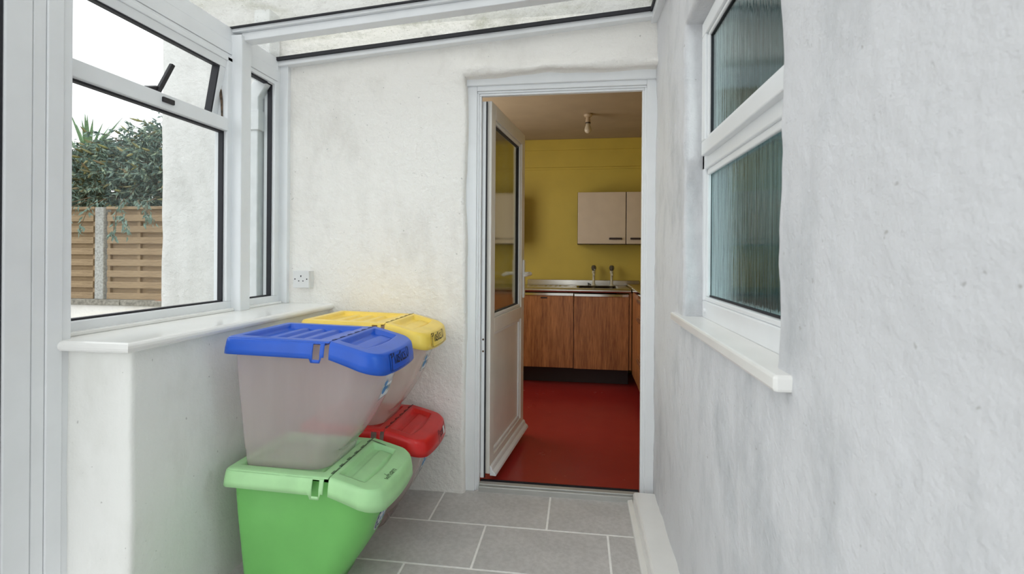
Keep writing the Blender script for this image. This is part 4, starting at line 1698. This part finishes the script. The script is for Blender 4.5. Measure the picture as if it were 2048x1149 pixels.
for i in range(2600):
    x = random.uniform(-8.7, -4.9)
    zt = crown_top(x)
    z = random.uniform(1.55, zt)
    dep = random.random() ** 1.4
    bulge = math.sin(min(1, max(0, (zt - z) / 1.3)) * 2.2) * 0.55
    y = 6.75 - bulge - 0.25 + dep * 0.9
    p = Vector((x, y, z)) - org
    d = (Vector((random.uniform(-0.7, 0.7), -0.75 + dep * 0.5, random.uniform(-0.15, 0.75))) + rv() * 0.3).normalized()
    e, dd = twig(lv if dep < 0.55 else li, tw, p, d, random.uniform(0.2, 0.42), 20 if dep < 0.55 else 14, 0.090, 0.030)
    if dep < 0.4 and random.random() < 0.26:
        n_ = sd
        L = random.uniform(0.07, 0.15)
        ax = (dd + rv() * 0.5).normalized()
        sd.tube([e, e + ax * L * 0.3, e + ax * L * 0.7, e + ax * L], [0.008, 0.018, 0.013, 0.004], 5)
for i in range(14):
    x = random.uniform(-8.2, -5.2)
    b = Vector((x, 6.9, -0.12)) - org
    t_ = Vector((x + random.uniform(-0.6, 0.6), 6.8, 2.6)) - org
    tw.tube([b, b.lerp(t_, 0.4) + rv() * 0.1, t_], [0.03, 0.022, 0.01], 6)
tag(lv.build('foliage', M['leaf'], sh), kind='stuff')
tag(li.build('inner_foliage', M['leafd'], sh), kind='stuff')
tag(tw.build('branches', M['twig'], sh), kind='stuff')
tag(sd.build('seed_heads', M['seed'], sh), kind='stuff')
# sprays hanging in front of the fence: each leaf a part
leaf_mesh = MB()
add_leaf(leaf_mesh, Vector((0, 0, 0)), Vector((1, 0, 0)), 1.0, 0.36, Vector((0, 0, 1)))
lme = leaf_mesh.mesh('leaf', M['leaf'])
spr = MB()
nleaf = 0
for (x0_, z0_, x1_, z1_, n_) in ((-5.75, 1.72, -5.40, 1.40, 46), (-5.55, 1.70, -5.05, 1.56, 34), (-5.7, 1.66, -5.62, 1.34, 30), (-6.25, 1.74, -6.55, 1.45, 34), (-6.02, 1.72, -6.10, 1.42, 24), (-6.3, 1.7, -6.28, 1.40, 18), (-5.3, 1.72, -5.15, 1.52, 22)):
    a = Vector((x0_, 5.52, z0_ + 0.15))
    b = Vector((x1_, 5.24, z1_))
    pts = [a, a.lerp(b, 0.35) + Vector((0, -0.08, 0.06)), a.lerp(b, 0.7) + Vector((0, -0.04, 0.03)), b]
    spr.tube([p - org for p in pts], [0.006, 0.005, 0.004, 0.002], 5)
    for i in range(n_):
        t = random.random() ** 0.7 * 2.99
        k_ = int(t)
        p = pts[k_].lerp(pts[k_ + 1], t - k_) + rv() * 0.03
        o = bpy.data.objects.new('leaf', lme)
        COL.objects.link(o)
        o.parent = sh
        d = (Vector((random.uniform(-0.6, 0.6), random.uniform(-0.5, 0.1), -0.8)) + rv() * 0.35).normalized()
        rot = d.to_track_quat('X', 'Z') @ Matrix.Rotation(random.uniform(0, 6.28), 3, 'X').to_quaternion()
        o.rotation_euler = rot.to_euler()
        o.location = p - org
        s_ = random.uniform(0.055, 0.095)
        o.scale = (s_, s_, s_)
spr.build('branch', M['twig'], sh)

# feathery willow-like bush behind on the right
wl = empty('feathery_bush', (-6.4, 8.6, -0.12))
tag(wl, 'airy light olive bush rising behind the dense shrub', 'shrub')
org = Vector(wl.location)
lv, tw = MB(), MB()
for i in range(150):
    x = random.uniform(-7.8, -6.1)
    z = random.uniform(2.5, 3.55 + 0.5 * math.exp(-((x + 6.8) / 0.6) ** 2))
    p = Vector((x, 8.5 + random.uniform(-0.3, 0.3), z)) - org
    d = (Vector((random.uniform(-0.5, 0.5), -0.1, 0.9)) + rv() * 0.25).normalized()
    twig(lv, tw, p, d, random.uniform(0.3, 0.6), 16, 0.075, 0.018)
for i in range(8):
    b = Vector((-6.9 + 0.12 * i, 8.6, -0.12)) - org
    t_ = Vector((-7.5 + 0.2 * i, 8.5, 3.3)) - org
    tw.tube([b, b.lerp(t_, 0.5), t_], [0.02, 0.014, 0.006], 6)
tag(lv.build('foliage', M['leafw'], wl), kind='stuff')
tag(tw.build('branches', M['twig'], wl), kind='stuff')

# spiky palm poking out above the shrub
cp = empty('cabbage_palm', (-9.45, 8.3, -0.12))
tag(cp, 'spiky sword-leaved palm poking out above the shrub', 'palm')
MB().tube([(0, 0, 0), (0.02, 0, 1.6), (0, 0, 3.15)], [0.09, 0.07, 0.06], 10).build('trunk', M['twig'], cp)
for i in range(26):
    az = 2 * math.pi * i / 26 + random.uniform(-0.1, 0.1)
    el = random.uniform(0.5, 1.45)
    d = Vector((math.cos(az) * math.cos(el), math.sin(az) * math.cos(el), math.sin(el)))
    L = random.uniform(0.8, 1.15)
    side = d.cross(Vector((0, 0, 1))).normalized()
    b = Vector((0, 0, 3.1))
    mb = MB()
    rows = []
    for t, wd in ((0, 0.022), (0.3, 0.034), (0.65, 0.026), (1.0, 0.002)):
        c = b + d * L * t - Vector((0, 0, 0.10 * t * t))
        rows.append([tuple(c - side * wd), tuple(c + Vector((0, 0, -0.008))), tuple(c + side * wd)])
    mb.grid(rows)
    mb.build('sword_leaf', M['spike'], cp, smooth=True)
